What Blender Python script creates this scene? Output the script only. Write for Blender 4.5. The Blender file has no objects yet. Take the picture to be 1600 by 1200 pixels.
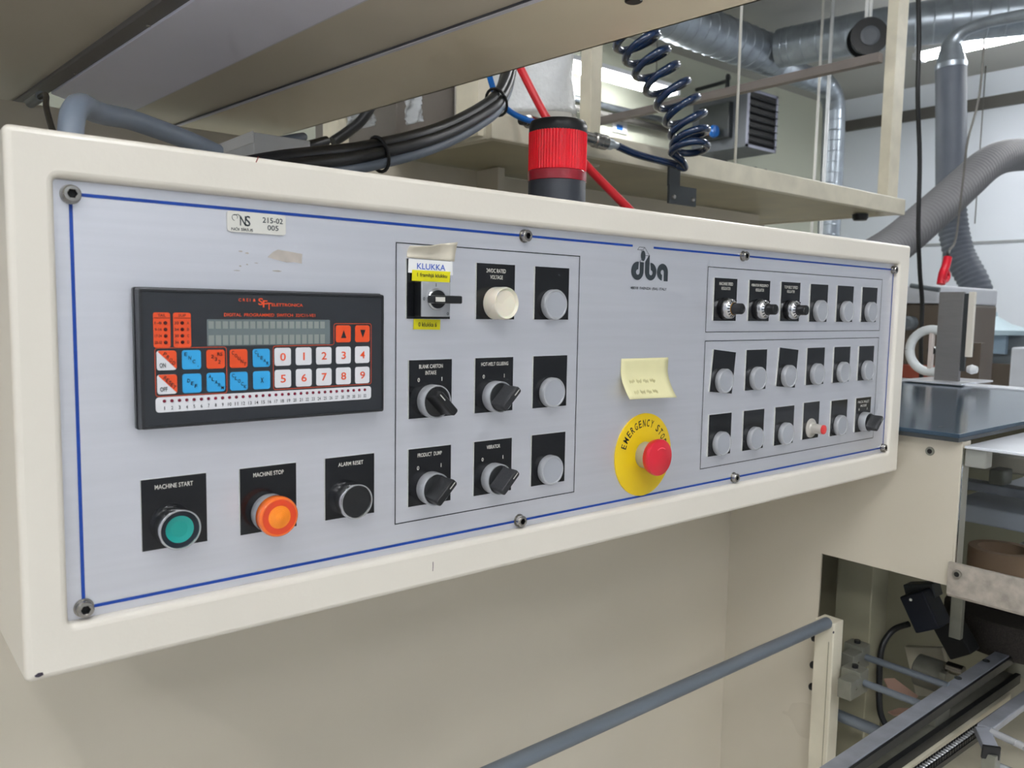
import bpy, bmesh, math, random
from mathutils import Vector, Matrix
random.seed(7)
scene = bpy.context.scene
COL = scene.collection
PI = math.pi
# All lengths in metres. X runs along the control panel, Y into it, Z up. Local zero height is the
# panel's top row of screws; LIFT puts the floor at world zero.
LIFT = 1.55

# ------------------------------------------------------------------ camera
CAM_F = 1271.264                      # focal length in pixels of a 1600 wide frame
CAM_C = Vector((-0.11453, -0.56052, -0.06439))
CAM_R = Matrix(((0.76882017, 0.04623391, -0.63779148),
                (-0.63922767, 0.08273956, -0.76455357),
                (0.01742229, 0.99549816, 0.09316584)))
cam_d = bpy.data.cameras.new('camera'); cam = bpy.data.objects.new('camera', cam_d); COL.objects.link(cam)
cam_d.sensor_width = 36.0; cam_d.sensor_fit = 'HORIZONTAL'; cam_d.lens = CAM_F / 1600 * 36
cam_d.clip_start = 0.02; cam_d.clip_end = 60
cam_d.dof.use_dof = True; cam_d.dof.focus_distance = 0.82; cam_d.dof.aperture_fstop = 14.0
cam.matrix_world = Matrix.Translation(CAM_C + Vector((0, 0, LIFT))) @ CAM_R.to_4x4()
scene.camera = cam
# ------------------------------------------------------------------ world, lights, exposure
world = bpy.data.worlds.new('world'); scene.world = world; world.use_nodes = True
world.node_tree.nodes['Background'].inputs[0].default_value = (0.75, 0.8, 0.86, 1)
world.node_tree.nodes['Background'].inputs[1].default_value = 0.25
TUBE_POWER = 74.0
VS = scene.view_settings
VS.view_transform = 'Standard'; VS.look = 'None'; VS.gamma = 1.0; VS.use_curve_mapping = False
VS.exposure = 0.0

# ------------------------------------------------------------------ helpers
def at(x, y, X=None, Y=None, Z=None):
    d = CAM_R @ Vector(((x - 800) / CAM_F, -(y - 600) / CAM_F, -1.0))
    for i, v in enumerate((X, Y, Z)):
        if v is not None:
            return CAM_C + d * ((v - CAM_C[i]) / d[i])

def lin(c):
    return tuple(((v / 255) / 12.92 if v / 255 <= 0.04045 else ((v / 255 + 0.055) / 1.055) ** 2.4) for v in c) + (1.0,)

MATS = {}
def mat(name, rgb, rough=0.5, metal=0.0, var=0.06, scale=8.0, bump=0.0, bscale=200.0, stretch=None, coat=0.0,
        trans=0.0, ior=1.45, emit=None, estr=0.0, alpha=1.0, spec=0.5, rvar=0.08, sss=0.0):
    if name in MATS: return MATS[name]
    m = bpy.data.materials.new(name); m.use_nodes = True
    nt = m.node_tree; b = nt.nodes['Principled BSDF']
    tc = nt.nodes.new('ShaderNodeTexCoord'); mp = nt.nodes.new('ShaderNodeMapping')
    nt.links.new(tc.outputs['Object'], mp.inputs[0])
    if stretch: mp.inputs['Scale'].default_value = stretch
    n = nt.nodes.new('ShaderNodeTexNoise'); n.inputs['Scale'].default_value = scale; n.inputs['Detail'].default_value = 4
    nt.links.new(mp.outputs[0], n.inputs['Vector'])
    r = nt.nodes.new('ShaderNodeValToRGB'); c = lin(rgb)
    r.color_ramp.elements[0].position = 0.3; r.color_ramp.elements[1].position = 0.7
    r.color_ramp.elements[0].color = tuple(max(0, v * (1 - var)) for v in c[:3]) + (1,)
    r.color_ramp.elements[1].color = tuple(min(1, v * (1 + var)) for v in c[:3]) + (1,)
    nt.links.new(n.outputs['Fac'], r.inputs[0]); nt.links.new(r.outputs[0], b.inputs['Base Color'])
    mr = nt.nodes.new('ShaderNodeMapRange')
    mr.inputs['To Min'].default_value = max(0.02, rough - rvar); mr.inputs['To Max'].default_value = min(1, rough + rvar)
    nt.links.new(n.outputs['Fac'], mr.inputs['Value']); nt.links.new(mr.outputs[0], b.inputs['Roughness'])
    b.inputs['Metallic'].default_value = metal; b.inputs['IOR'].default_value = ior
    b.inputs['Coat Weight'].default_value = coat; b.inputs['Coat Roughness'].default_value = 0.12
    b.inputs['Transmission Weight'].default_value = trans; b.inputs['Alpha'].default_value = alpha
    b.inputs['Specular IOR Level'].default_value = spec
    if sss: b.inputs['Subsurface Weight'].default_value = sss; b.inputs['Subsurface Radius'].default_value = (0.004, 0.002, 0.001)
    if bump:
        n2 = nt.nodes.new('ShaderNodeTexNoise'); n2.inputs['Scale'].default_value = bscale; n2.inputs['Detail'].default_value = 3
        nt.links.new(mp.outputs[0], n2.inputs['Vector'])
        bp = nt.nodes.new('ShaderNodeBump'); bp.inputs['Strength'].default_value = bump; bp.inputs['Distance'].default_value = 0.002
        nt.links.new(n2.outputs['Fac'], bp.inputs['Height']); nt.links.new(bp.outputs[0], b.inputs['Normal'])
    if emit:
        b.inputs['Emission Color'].default_value = lin(emit); b.inputs['Emission Strength'].default_value = estr
    MATS[name] = m
    return m

class G:
    """collects geometry of one mesh"""
    def __init__(s): s.v = []; s.f = []; s.m = []; s.fl = set()
    def add(s, vs, fs, m=0):
        o = len(s.v); s.v += [tuple(v) for v in vs]
        for f in fs: s.f.append(tuple(i + o for i in f)); s.m.append(m)
        return s
    def bmesh(s, bm, m=0):
        bm.verts.index_update()
        s.add([v.co[:] for v in bm.verts], [[v.index for v in f.verts] for f in bm.faces], m); bm.free(); return s
    def box(s, x0, x1, y0, y1, z0, z1, bev=0.0, m=0, M=None, seg=2):
        bm = bmesh.new()
        bmesh.ops.create_cube(bm, size=1, matrix=Matrix.Translation(((x0 + x1) / 2, (y0 + y1) / 2, (z0 + z1) / 2)) @
                              Matrix.Diagonal((abs(x1 - x0), abs(y1 - y0), abs(z1 - z0), 1)))
        if bev: bmesh.ops.bevel(bm, geom=bm.edges[:], offset=bev, segments=seg, affect='EDGES', profile=0.5)
        bm.normal_update(); o = len(s.f)
        for i, f in enumerate(bm.faces):
            if max(abs(c) for c in f.normal) > 0.999: s.fl.add(o + i)
        if M is not None: bmesh.ops.transform(bm, matrix=M, verts=bm.verts[:])
        return s.bmesh(bm, m)
    def loops(s, loops, cap0=False, cap1=False, m=0, closed=True, flat=()):
        n = len(loops[0]); o = len(s.v); fs = []; f0 = len(s.f)
        for L in loops: s.v += [tuple(p) for p in L]
        for i in range(len(loops) - 1):
            for j in range(n if closed else n - 1):
                k = (j + 1) % n
                if i in flat: s.fl.add(f0 + len(fs))
                fs.append((o + i * n + j, o + i * n + k, o + (i + 1) * n + k, o + (i + 1) * n + j))
        if cap0: s.fl.add(f0 + len(fs)); fs.append(tuple(o + j for j in reversed(range(n))))
        if cap1: s.fl.add(f0 + len(fs)); fs.append(tuple(o + (len(loops) - 1) * n + j for j in range(n)))
        s.f += fs; s.m += [m] * len(fs); return s
    def lathe(s, prof, c=(0, 0, 0), axis='Y', seg=32, m=0, rib=0.0, M=None, open1=False):
        """prof: (radius, height) along the axis; axis Y means outwards from the panel (towards -Y)"""
        L = []
        for r, h in prof:
            ring = []
            for j in range(seg):
                a = 2 * PI * j / seg; rr = r * (1 + (rib if j % 2 else 0)) if r > 1e-6 else 1e-6
                x, y = rr * math.cos(a), rr * math.sin(a)
                p = {'Y': (x, -h, y), 'Z': (x, y, h), 'X': (h, x, y)}[axis]
                p = Vector(p)
                if M is not None: p = M @ p
                ring.append((p[0] + c[0], p[1] + c[1], p[2] + c[2]))
            L.append(ring)
        return s.loops(L, prof[0][0] > 1e-6, prof[-1][0] > 1e-6 and not open1, m)
    def tube(s, pts, r, seg=10, m=0, caps=True, radii=None):
        pts = [Vector(p) for p in pts]; L = []; up = None
        for i, p in enumerate(pts):
            t = (pts[min(i + 1, len(pts) - 1)] - pts[max(i - 1, 0)]).normalized()
            if up is None:
                up = Vector((0, 0, 1)) if abs(t.z) < 0.9 else Vector((1, 0, 0))
            u = (up - t * up.dot(t)).normalized(); w = t.cross(u); up = u
            rr = radii[i] if radii else r
            L.append([p + (u * math.cos(a) + w * math.sin(a)) * rr for a in [2 * PI * k / seg for k in range(seg)]])
        return s.loops(L, caps, caps, m)
    def prism(s, poly, y0, y1, plane='XZ', m=0):
        """poly of 2D points extruded between two depths"""
        f = {'XZ': lambda p, d: (p[0], d, p[1]), 'YZ': lambda p, d: (d, p[0], p[1]), 'XY': lambda p, d: (p[0], p[1], d)}[plane]
        return s.loops([[f(p, y0) for p in poly], [f(p, y1) for p in poly]], True, True, m)
    def flat(s, poly, y, m=0):
        return s.add([(p[0], y, p[1]) for p in poly], [tuple(range(len(poly)))], m)
    def line(s, pts, w, y, m=0, closed=False):
        """flat printed stroke on a plane of constant Y"""
        P = [Vector(p) for p in pts]; n = len(P); A = []; Bv = []
        for i in range(n):
            a = P[(i - 1) % n] if closed or i > 0 else P[i]; b = P[(i + 1) % n] if closed or i < n - 1 else P[i]
            d1 = (P[i] - a).normalized() if (P[i] - a).length > 0 else (b - P[i]).normalized()
            d2 = (b - P[i]).normalized() if (b - P[i]).length > 0 else d1
            n1 = Vector((-d1.y, d1.x)); n2 = Vector((-d2.y, d2.x)); k = (n1 + n2)
            k = k.normalized() if k.length > 1e-6 else n1
            l = w / 2 / max(0.4, k.dot(n1)); A.append(P[i] + k * l); Bv.append(P[i] - k * l)
        vs = [(p.x, y, p.y) for p in A] + [(p.x, y, p.y) for p in Bv]
        s.add(vs, [(i, n + i, n + (i + 1) % n, (i + 1) % n) for i in range(n if closed else n - 1)], m); return s
    def text(s, t, x0, x1, z0, z1, y, m=0, rot=0.0):
        vs, fs, bb = glyphs(t); w = bb[1] - bb[0]; h = bb[3] - bb[2]
        cx, cz = (x0 + x1) / 2, (z0 + z1) / 2
        if len(t) == 1: k = min(x1 - x0, (z1 - z0) * w / h * 1.25) / 2; x0, x1 = cx - k, cx + k
        ca, sa = math.cos(rot), math.sin(rot); out = []
        for u, v in vs:
            a = ((u - bb[0]) / w - 0.5) * (x1 - x0); b = ((v - bb[2]) / h - 0.5) * (z1 - z0)
            out.append((cx + a * ca - b * sa, y, cz + a * sa + b * ca))
        return s.add(out, fs, m)

GLY = {}
def glyphs(t):
    if t not in GLY:
        cu = bpy.data.curves.new('lettering', 'FONT'); cu.body = t; cu.size = 1; cu.resolution_u = 3; cu.offset = 0.012
        o = bpy.data.objects.new('lettering', cu); COL.objects.link(o)
        me = o.evaluated_get(bpy.context.evaluated_depsgraph_get()).to_mesh()
        vs = [(v.co.x, v.co.y) for v in me.vertices]; fs = [tuple(p.vertices) for p in me.polygons]
        bpy.data.objects.remove(o); bpy.data.curves.remove(cu)
        GLY[t] = (vs, fs, (min(v[0] for v in vs), max(v[0] for v in vs), min(v[1] for v in vs), max(v[1] for v in vs)))
    return GLY[t]

def rrect(x0, x1, z0, z1, r, n=4):
    out = []
    for cx, cz, a0 in ((x1 - r, z1 - r, 0), (x0 + r, z1 - r, 90), (x0 + r, z0 + r, 180), (x1 - r, z0 + r, 270)):
        for k in range(n + 1):
            a = math.radians(a0 + 90 * k / n); out.append((cx + r * math.cos(a), cz + r * math.sin(a)))
    return out

def smooth_path(P, n=8):
    P = [Vector(p) for p in P]; out = []
    for i in range(len(P) - 1):
        a = P[max(i - 1, 0)]; b = P[i]; c = P[i + 1]; d = P[min(i + 2, len(P) - 1)]
        for k in range(n):
            t = k / n
            out.append(0.5 * ((2 * b) + (c - a) * t + (2 * a - 5 * b + 4 * c - d) * t * t + (3 * b - a - 3 * c + d) * t ** 3))
    return out + [P[-1]]

WL = {}
def tag(o, label=None, cat=None, group=None, kind=None):
    if label: o['label'] = label
    if cat: o['category'] = cat
    if group: o['group'] = group
    if kind: o['kind'] = kind
    return o
def thing(name, label, cat, loc, group=None):
    o = bpy.data.objects.new(name, None); COL.objects.link(o); o.empty_display_size = 0.02
    o.location = loc; WL[o] = Vector(loc); return tag(o, label, cat, group)
def mesh_of(name, g, mats, off=Vector((0, 0, 0)), ang=38):
    me = bpy.data.meshes.new(name)
    me.from_pydata([(v[0] - off[0], v[1] - off[1], v[2] - off[2]) for v in g.v], [], g.f)
    for m in (mats if isinstance(mats, (list, tuple)) else [mats]): me.materials.append(m)
    me.polygons.foreach_set('material_index', g.m)
    me.update()
    me.set_sharp_from_angle(angle=math.radians(ang))
    me.polygons.foreach_set('use_smooth', [i not in g.fl for i in range(len(me.polygons))])
    me.update()
    return me
def obj(name, g, mats, parent=None, local=None, loc=None, ang=38):
    """geometry given in scene coordinates; with local=position the geometry is about that position"""
    if local is not None:
        pos = Vector(local); off = Vector((0, 0, 0))
    elif parent is not None:
        pos = WL[parent]; off = pos
    else:
        if loc is None:
            xs = [v[0] for v in g.v]; ys = [v[1] for v in g.v]; zs = [v[2] for v in g.v]
            loc = ((min(xs) + max(xs)) / 2, (min(ys) + max(ys)) / 2, min(zs))
        pos = Vector(loc); off = pos
    me = g if isinstance(g, bpy.types.Mesh) else mesh_of(name, g, mats, off, ang)
    o = bpy.data.objects.new(name, me); COL.objects.link(o)
    if parent is not None:
        o.parent = parent; o.location = pos - WL[parent]
    else:
        o.location = pos
    WL[o] = pos
    return o
def struct(name, g, mats, parent=None):
    o = obj(name, g, mats, parent)
    if parent is None: o['kind'] = 'structure'
    return o
# ------------------------------------------------------------------ materials
CREAM = mat('cream_paint', (226, 220, 208), 0.33, var=0.025, scale=6, bump=0.05, bscale=260, coat=0.25)
CREAM2 = mat('cream_machine_paint', (207, 199, 182), 0.30, var=0.03, scale=3, bump=0.03, bscale=120, coat=0.3)
CREAMD = mat('worn_cream_paint', (215, 208, 188), 0.35, var=0.10, scale=14, bump=0.06, bscale=90)
ALU = mat('anodised_face_plate', (222, 223, 230), 0.42, metal=0.70, var=0.025, scale=30, stretch=(0.25, 1, 6), bump=0.03, bscale=240)
BLUE = mat('blue_print', (12, 60, 146), 0.4)
INK = mat('black_print', (22, 28, 34), 0.45)
GREYINK = mat('dark_grey_print', (42, 50, 56), 0.45)
PLATE = mat('black_laminate', (17, 18, 21), 0.14, var=0.15, scale=30, rvar=0.05)
PLATE_EDGE = mat('laminate_edge', (196, 196, 192), 0.5)
WHITEINK = mat('engraved_white', (205, 203, 195), 0.6)
RODM = mat('bright_rod', (206, 208, 212), 0.25, metal=0.45, var=0.05)
CHROME = mat('satin_chrome', (205, 206, 208), 0.24, metal=1.0, var=0.05, scale=20)
STEEL = mat('stainless_steel', (158, 155, 150), 0.26, metal=1.0, var=0.06, scale=18)
CAPGREY = mat('grey_plastic_cap', (160, 163, 170), 0.42, var=0.02)
CAPRIM = mat('grey_cap_rim', (178, 180, 184), 0.32, metal=0.35)
BLACK = mat('black_plastic', (24, 25, 27), 0.34, var=0.12, scale=60)
BLACKTEX = mat('black_textured_plastic', (40, 41, 44), 0.5, var=0.35, scale=900, bump=0.1, bscale=900)
DARK = mat('dark_recess', (10, 10, 11), 0.6)  # near-black puts the shade of sockets, holes and gaps into colour; also the sensor mount
TEAL = mat('teal_lens', (0, 140, 132), 0.3, var=0.06, coat=0.5)
TEALB = mat('teal_black_bezel', (14, 22, 34), 0.3)
AMBER = mat('amber_rim', (232, 108, 28), 0.18, var=0.05, coat=0.6, sss=0.3)
AMBERD = mat('amber_deep', (214, 62, 16), 0.2, coat=0.6)
AMBERC = mat('amber_centre', (246, 140, 22), 0.2, coat=0.6, sss=0.3)
LENSW = mat('cream_lens', (228, 222, 205), 0.26, coat=0.4, sss=0.25)
YELLOW = mat('yellow_disc', (222, 188, 14), 0.4, var=0.04)
RED = mat('red_mushroom', (204, 28, 48), 0.34, var=0.04, coat=0.3)
REDTIP = mat('red_cap', (214, 62, 62), 0.4)
GREYKNOB = mat('grey_knob', (190, 186, 178), 0.35, metal=0.2)
DEV = mat('keypad_housing', (33, 34, 37), 0.36, var=0.08, scale=40)
DEVF = mat('keypad_foil', (38, 41, 46), 0.42, var=0.04, scale=60)
ORANGE = mat('orange_print', (222, 78, 34), 0.4)
KEYW = mat('white_key', (222, 222, 226), 0.4, var=0.02)
KEYB = mat('blue_key', (52, 160, 218), 0.4, var=0.02)
LCD = mat('lcd_glass', (104, 114, 116), 0.12, var=0.04)
LCDC = mat('lcd_cell', (132, 139, 134), 0.3)
LED = mat('led_red', (118, 22, 48), 0.25)
LEDD = mat('led_off', (60, 24, 26), 0.25)
PAPER = mat('paper_white', (240, 240, 240), 0.55, var=0.02)
TORN = mat('aged_paper', (226, 218, 200), 0.6, var=0.06, scale=60)
YLAB = mat('yellow_label', (232, 222, 24), 0.4, var=0.02)
NOTE = mat('note_yellow', (226, 220, 172), 0.7, var=0.03, scale=30)
PENCIL = mat('pencil', (206, 200, 156), 0.8)
BLUEINK = mat('blue_letter', (60, 96, 190), 0.5)
TAGM = mat('asset_tag', (226, 224, 216), 0.32, metal=0.2, var=0.03)
GLUE = mat('glue_residue', (182, 174, 166), 0.7, var=0.10, scale=160)
CHIP = mat('paint_chip', (52, 46, 58), 0.6)
REDSCR = mat('red_scratch', (120, 52, 44), 0.6)
BEACON = mat('beacon_red', (246, 4, 34), 0.14, var=0.06, scale=30, coat=0.5, sss=0.2)
BEACONR = mat('beacon_red_ring', (150, 22, 40), 0.25, coat=0.4)
BEACONC = mat('beacon_core', (240, 60, 70), 0.3)
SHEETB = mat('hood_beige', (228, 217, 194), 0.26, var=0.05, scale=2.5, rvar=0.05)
SHEETD = mat('hood_shaded_beige', (198, 190, 176), 0.34, var=0.06, scale=2.5)  # darker copy of the hood beige, with the shade put into its colour
SHEETG = mat('hood_grey', (228, 228, 246), 0.38, var=0.04, scale=3)
SHEETL = mat('hood_lip', (206, 206, 216), 0.4)
RUB = mat('rubber_black', (26, 27, 29), 0.36, var=0.1, scale=30)
RUBG = mat('rubber_grey', (112, 122, 136), 0.45, var=0.05, scale=20)
HOSER = mat('hose_red', (196, 30, 40), 0.35, var=0.06)
HOSEB = mat('hose_blue', (16, 96, 176), 0.3)
HOSED = mat('hose_navy', (14, 36, 68), 0.16, var=0.1, scale=60, coat=0.5)
GALV = mat('galvanised', (152, 160, 168), 0.34, metal=0.75, var=0.14, scale=10)
FLEXG = mat('flex_duct_grey', (98, 98, 100), 0.6, var=0.06)
FLEXD = mat('flex_duct_slate', (84, 90, 100), 0.55, var=0.06)
TOPM = mat('dark_gloss_top', (58, 74, 88), 0.12, metal=0.0, ior=1.22, spec=0.3, var=0.05, scale=5, rvar=0.04)
TOPE = mat('dark_top_edge', (52, 56, 58), 0.4)
RAILM = mat('grey_rail_tube', (120, 128, 138), 0.36, metal=0.45, var=0.06)
BLOCKM = mat('grey_block', (136, 136, 126), 0.42, metal=0.5, var=0.1, scale=40)
BARM = mat('worn_steel_bar', (164, 168, 178), 0.34, metal=0.35, var=0.15, scale=30)
ACRYL = mat('acrylic', (236, 240, 242), 0.06, trans=1.0, ior=1.12, var=0.0, rvar=0.0)
ACRYTOP = mat('frosted_acrylic', (224, 228, 236), 0.25, var=0.02, coat=0.5)
BRACK = mat('scuffed_bracket', (176, 168, 158), 0.4, metal=0.3, var=0.25, scale=60)
CARD = mat('cardboard_core', (134, 108, 84), 0.8, var=0.08)
SENSOR = mat('navy_sensor', (10, 18, 34), 0.5)
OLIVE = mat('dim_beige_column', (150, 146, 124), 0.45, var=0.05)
PINK = mat('blank_carton_pink', (196, 160, 142), 0.7, var=0.05)
ROLLER = mat('brush_roller', (58, 52, 48), 0.8, var=0.4, scale=400, bump=0.4, bscale=500)
FILM = mat('plastic_film', (232, 236, 240), 0.12, trans=0.55, ior=1.2, var=0.04, scale=20, bump=1.0, bscale=70)
BUBBLE = mat('bubble_film', (236, 238, 240), 0.2, trans=0.2, ior=1.15, var=0.05, scale=60, bump=1.0, bscale=140)
DKGREY = mat('heater_grey', (86, 90, 96), 0.45, var=0.05)
WALLM = mat('wall_white_panel', (214, 220, 228), 0.5, var=0.02, scale=0.7)
WALLG = mat('wall_green_white', (200, 203, 186), 0.6, var=0.03, scale=0.8)
CEIL = mat('ceiling_grey', (176, 176, 172), 0.8, var=0.04, scale=1)
FLOORM = mat('floor_concrete', (200, 196, 190), 0.45, var=0.12, scale=1.5)
TRIMD = mat('trim_dark', (88, 86, 82), 0.6)
SEAM = mat('panel_seam', (146, 150, 152), 0.7)
TUBE = mat('fluorescent_tube', (255, 255, 255), 0.5, emit=(250, 251, 252), estr=TUBE_POWER)
FIXT = mat('fixture_white', (222, 224, 226), 0.5)
BROWN = mat('brown_machine', (88, 78, 68), 0.5, var=0.06)
BOXST = mat('brushed_box', (132, 130, 130), 0.42, metal=0.5, var=0.05, scale=20, stretch=(1, 1, 8))
SLATE = mat('slate_machine', (96, 104, 110), 0.5)
LTGREY = mat('light_grey_cabinet', (196, 200, 208), 0.5)
REDH = mat('red_handle', (206, 22, 44), 0.35)
TERRA = mat('terracotta_part', (136, 62, 44), 0.6)
ROPE = mat('white_cord', (216, 214, 208), 0.7)

# ------------------------------------------------------------------ the room
RX0, RX1, RY0, RY1, RZ0, RZ1 = -5.0, 9.4, -5.5, 4.9, -LIFT, 2.5
struct('floor', G().box(RX0, RX1, RY0, RY1, RZ0 - 0.1, RZ0), FLOORM)
struct('ceiling', G().box(RX0, RX1, RY0, RY1, RZ1, RZ1 + 0.1), CEIL)
wr = struct('wall_right', G().box(RX1, RX1 + 0.1, RY0, RY1, RZ0, RZ1), WALLM)
wb = struct('wall_back', G().box(RX0, RX1, RY1, RY1 + 0.1, RZ0, RZ1), WALLG)
struct('wall_left', G().box(RX0 - 0.1, RX0, RY0, RY1, RZ0, RZ1), WALLM)
struct('wall_front', G().box(RX0, RX1, RY0 - 0.1, RY0, RZ0, RZ1), WALLM)
t1 = struct('trim_1', G().box(RX1 - 0.05, RX1, -3, RY1, 2.12, 2.24), TRIMD)
for z in (0.72, -0.5):
    struct('panel_joint', G().box(RX1 - 0.012, RX1, -3, RY1, z - 0.014, z + 0.014), SEAM, wr)
for y in (3.4, 2.0, 0.6):
    struct('panel_joint', G().box(RX1 - 0.012, RX1, y - 0.012, y + 0.012, RZ0, 2.12), SEAM, wr)
# lamps: suspended fluorescent fixtures; two are in view
def fixture(x0, y0, x1, y1, z, label, w=0.11):
    a, b = Vector((x0, y0, 0)), Vector((x1, y1, 0)); L = (b - a).length; ang = math.atan2(y1 - y0, x1 - x0)
    M = Matrix.Translation(((x0 + x1) / 2, (y0 + y1) / 2, z)) @ Matrix.Rotation(ang, 4, 'Z')
    t = thing('fluorescent_light', label, 'light', ((x0 + x1) / 2, (y0 + y1) / 2, z), 'fluorescent lights under the ceiling')
    obj('tray', G().box(-L / 2, L / 2, -w * 0.9, w * 0.9, 0.035, 0.075, 0.006, M=M), FIXT, t)
    for s in (-1, 1):
        obj('tube', G().tube([M @ Vector((-L / 2 + 0.03, s * w * 0.45, 0.012)), M @ Vector((L / 2 - 0.03, s * w * 0.45, 0.012))], 0.019, 10), TUBE, t)
        obj('end_cap', G().box(s * L / 2 - 0.02, s * L / 2 + 0.02, -w * 0.9, w * 0.9, -0.01, 0.04, 0.004, M=M), FIXT, t)
        obj('hanger', G().tube([M @ Vector((s * L * 0.35, 0, 0.07)), Vector(((M @ Vector((s * L * 0.35, 0, 0)))[0], (M @ Vector((s * L * 0.35, 0, 0)))[1], RZ1))], 0.004, 6), TRIMD, t)
    return t
p, q = at(872, 106, Z=1.85), at(1022, 156, Z=1.85)
fixture(p.x, 4.32, q.x, 4.32, 1.85, 'lit fluorescent light seen between the tray post and the coiled hose')
p, q = at(1436, 93, Z=2.2), at(1660, 50, Z=2.2)
fixture(p.x, p.y, p.x, -1.0, 2.2, 'long lit fluorescent light crossing behind the slate duct at the right')
for i, (x, y) in enumerate([(-2.6, -1.8), (-1.0, -1.8), (0.5, -2.0), (-2.2, -4.0), (0.2, -4.2), (-3.6, 0.6), (-3.6, 3.2), (4.0, 0.6)]):
    fixture(x, y - 0.75, x, y + 0.75, 2.3, 'lit fluorescent light hanging under the ceiling outside the picture', 0.16)

# ------------------------------------------------------------------ control panel
CP = thing('control_panel', 'cream control panel with grey face plate full of buttons and a keypad', 'control panel', (0.533, 0.14, -0.298))
g = G()
def rl(i, y, r):     # outer loops of the enclosure
    return [(p[0], y, p[1]) for p in rrect(-0.035 + i, 1.1015 - i, -0.298 + i, 0.036 - i, max(r - i, 0.0012), 5)]
def il(i, y, r=0.003):
    return [(p[0], y, p[1]) for p in rrect(-0.010 - i, 1.0695 + i, -0.2668 - i, 0.0082 + i, r + i, 5)]
FY = -0.008
L = [rl(0, 0.285, 0.004), rl(0, FY + 0.004, 0.004)]
for k in range(1, 4):
    a = PI / 2 * k / 3; L.append(rl(0.004 * (1 - math.cos(a)), FY + 0.004 * (1 - math.sin(a)), 0.004))
for k in range(0, 5):
    a = PI / 2 * k / 4; L.append(il(0.0042 * (1 - math.sin(a)), FY + 0.0042 * (1 - math.cos(a))))
L.append(il(0, 0.004))
g.loops(L, True, False, flat=(0, 4, 9))
obj('enclosure', g, CREAM, CP, ang=50)
for k, (poly, m) in enumerate([([(0.0, 0), (0.002, 0.0012), (0.0045, 0.0010), (0.005, -0.0008), (0.0025, -0.0016), (0.0005, -0.0011)], CHIP)]):
    obj('paint_chip', G().flat([(-0.030 + x, -0.2935 + z) for x, z in poly], FY - 0.0002), m, CP)
p = at(402, 249, Y=FY); obj('red_scratch', G().line([(p.x - 0.001, p.z - 0.0022), (p.x, p.z), (p.x + 0.0008, p.z + 0.002)], 0.0007, FY - 0.0002), REDSCR, CP)
p = at(676, 885, Y=FY); obj('black_scratch', G().line([(p.x, p.z - 0.004), (p.x + 0.0003, p.z), (p.x + 0.0002, p.z + 0.004)], 0.0006, FY - 0.0002), CHIP, CP)
FP = obj('face_plate', G().box(-0.0098, 1.0693, 0, 0.003, -0.2666, 0.0080), ALU, CP)
EY = -0.0003
g = G(); w = 0.0021
g.line([(0.0, 0.0), (0.508, 0.0)], w, EY).line([(0.540, 0.0), (1.0672, 0.0)], w, EY)
g.line([(0.0, 0.0), (0.0, -0.26)], w, EY).line([(0.0, -0.26), (1.0672, -0.26)], w, EY).line([(1.0672, 0), (1.0672, -0.26)], w, EY)
obj('blue_border_line', g, BLUE, FP)
for x0, x1, z0, z1 in ((0.2310, 0.4340, -0.2422, -0.0145), (0.6325, 1.0352, -0.0875, -0.0153), (0.6325, 1.0352, -0.2425, -0.0976)):
    obj('black_group_outline', G().line([(x0, z0), (x0, z1), (x1, z1), (x1, z0)], 0.0008, EY, closed=True), INK, FP)
# maker's emblem
g = G()
def sector(cx, cz, R, r, a0, a1, hx=0.0, hz=0.0, n=26):
    o, i = [], []
    for k in range(n + 1):
        a = math.radians(a0 + (a1 - a0) * k / n)
        o.append((cx + R * math.cos(a), EY, cz + R * math.sin(a))); i.append((cx + hx + r * math.cos(a), EY, cz + hz + r * math.sin(a)))
    g.loops([i, o], closed=False)
sector(0.5163, -0.0247, 0.0093, 0.0027, 80, 360, 0.0006, -0.0012)
g.flat([(0.5196, -0.0262), (0.5256, -0.0247), (0.5256, -0.0157), (0.5196, -0.0155)], EY)
sector(0.5366, -0.0247, 0.0090, 0.0026, 180, 455, 0.0004, -0.0012)
g.flat([(0.5276, -0.0247), (0.5344, -0.0262), (0.5344, -0.0078), (0.5330, -0.0084), (0.5276, -0.0150)], EY)
sector(0.5553, -0.0245, 0.0088, 0.0026, 0, 265, -0.0002, -0.0002)
g.flat([(0.5577, -0.0338), (0.5641, -0.0338), (0.5641, -0.0245), (0.5577, -0.0247)], EY)
g.flat([(0.5243 + 0.0035 * math.cos(2 * PI * k / 20), -0.0092 + 0.0054 * math.sin(2 * PI * k / 20)) for k in range(20)], EY)
for P in ([(0.5235, -0.0034), (0.5155, -0.0034), (0.5180, -0.0006), (0.5262, -0.0006), (0.5338, -0.0082)], [(0.5235, -0.0034), (0.5262, -0.0006)],
          [(0.5280, -0.0088), (0.5338, -0.0088)], [(0.5220, -0.0132), (0.5190, -0.0157)], [(0.5208, -0.0034), (0.5222, -0.0052)]):
    g.line(P, 0.00045, EY)
obj('emblem', g, GREYINK, FP)
obj('address_lettering', G().text('48018  FAENZA  (RA)  ITALY', 0.5067, 0.563, -0.0442, -0.0407, EY), GREYINK, FP)
g = G().flat([(0.1246, -0.0316), (0.1290, -0.0275), (0.1324, -0.0258), (0.1420, -0.0268), (0.1511, -0.0279), (0.1507, -0.0349), (0.1450, -0.0341), (0.1390, -0.0346), (0.1310, -0.0330)], EY)
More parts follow.
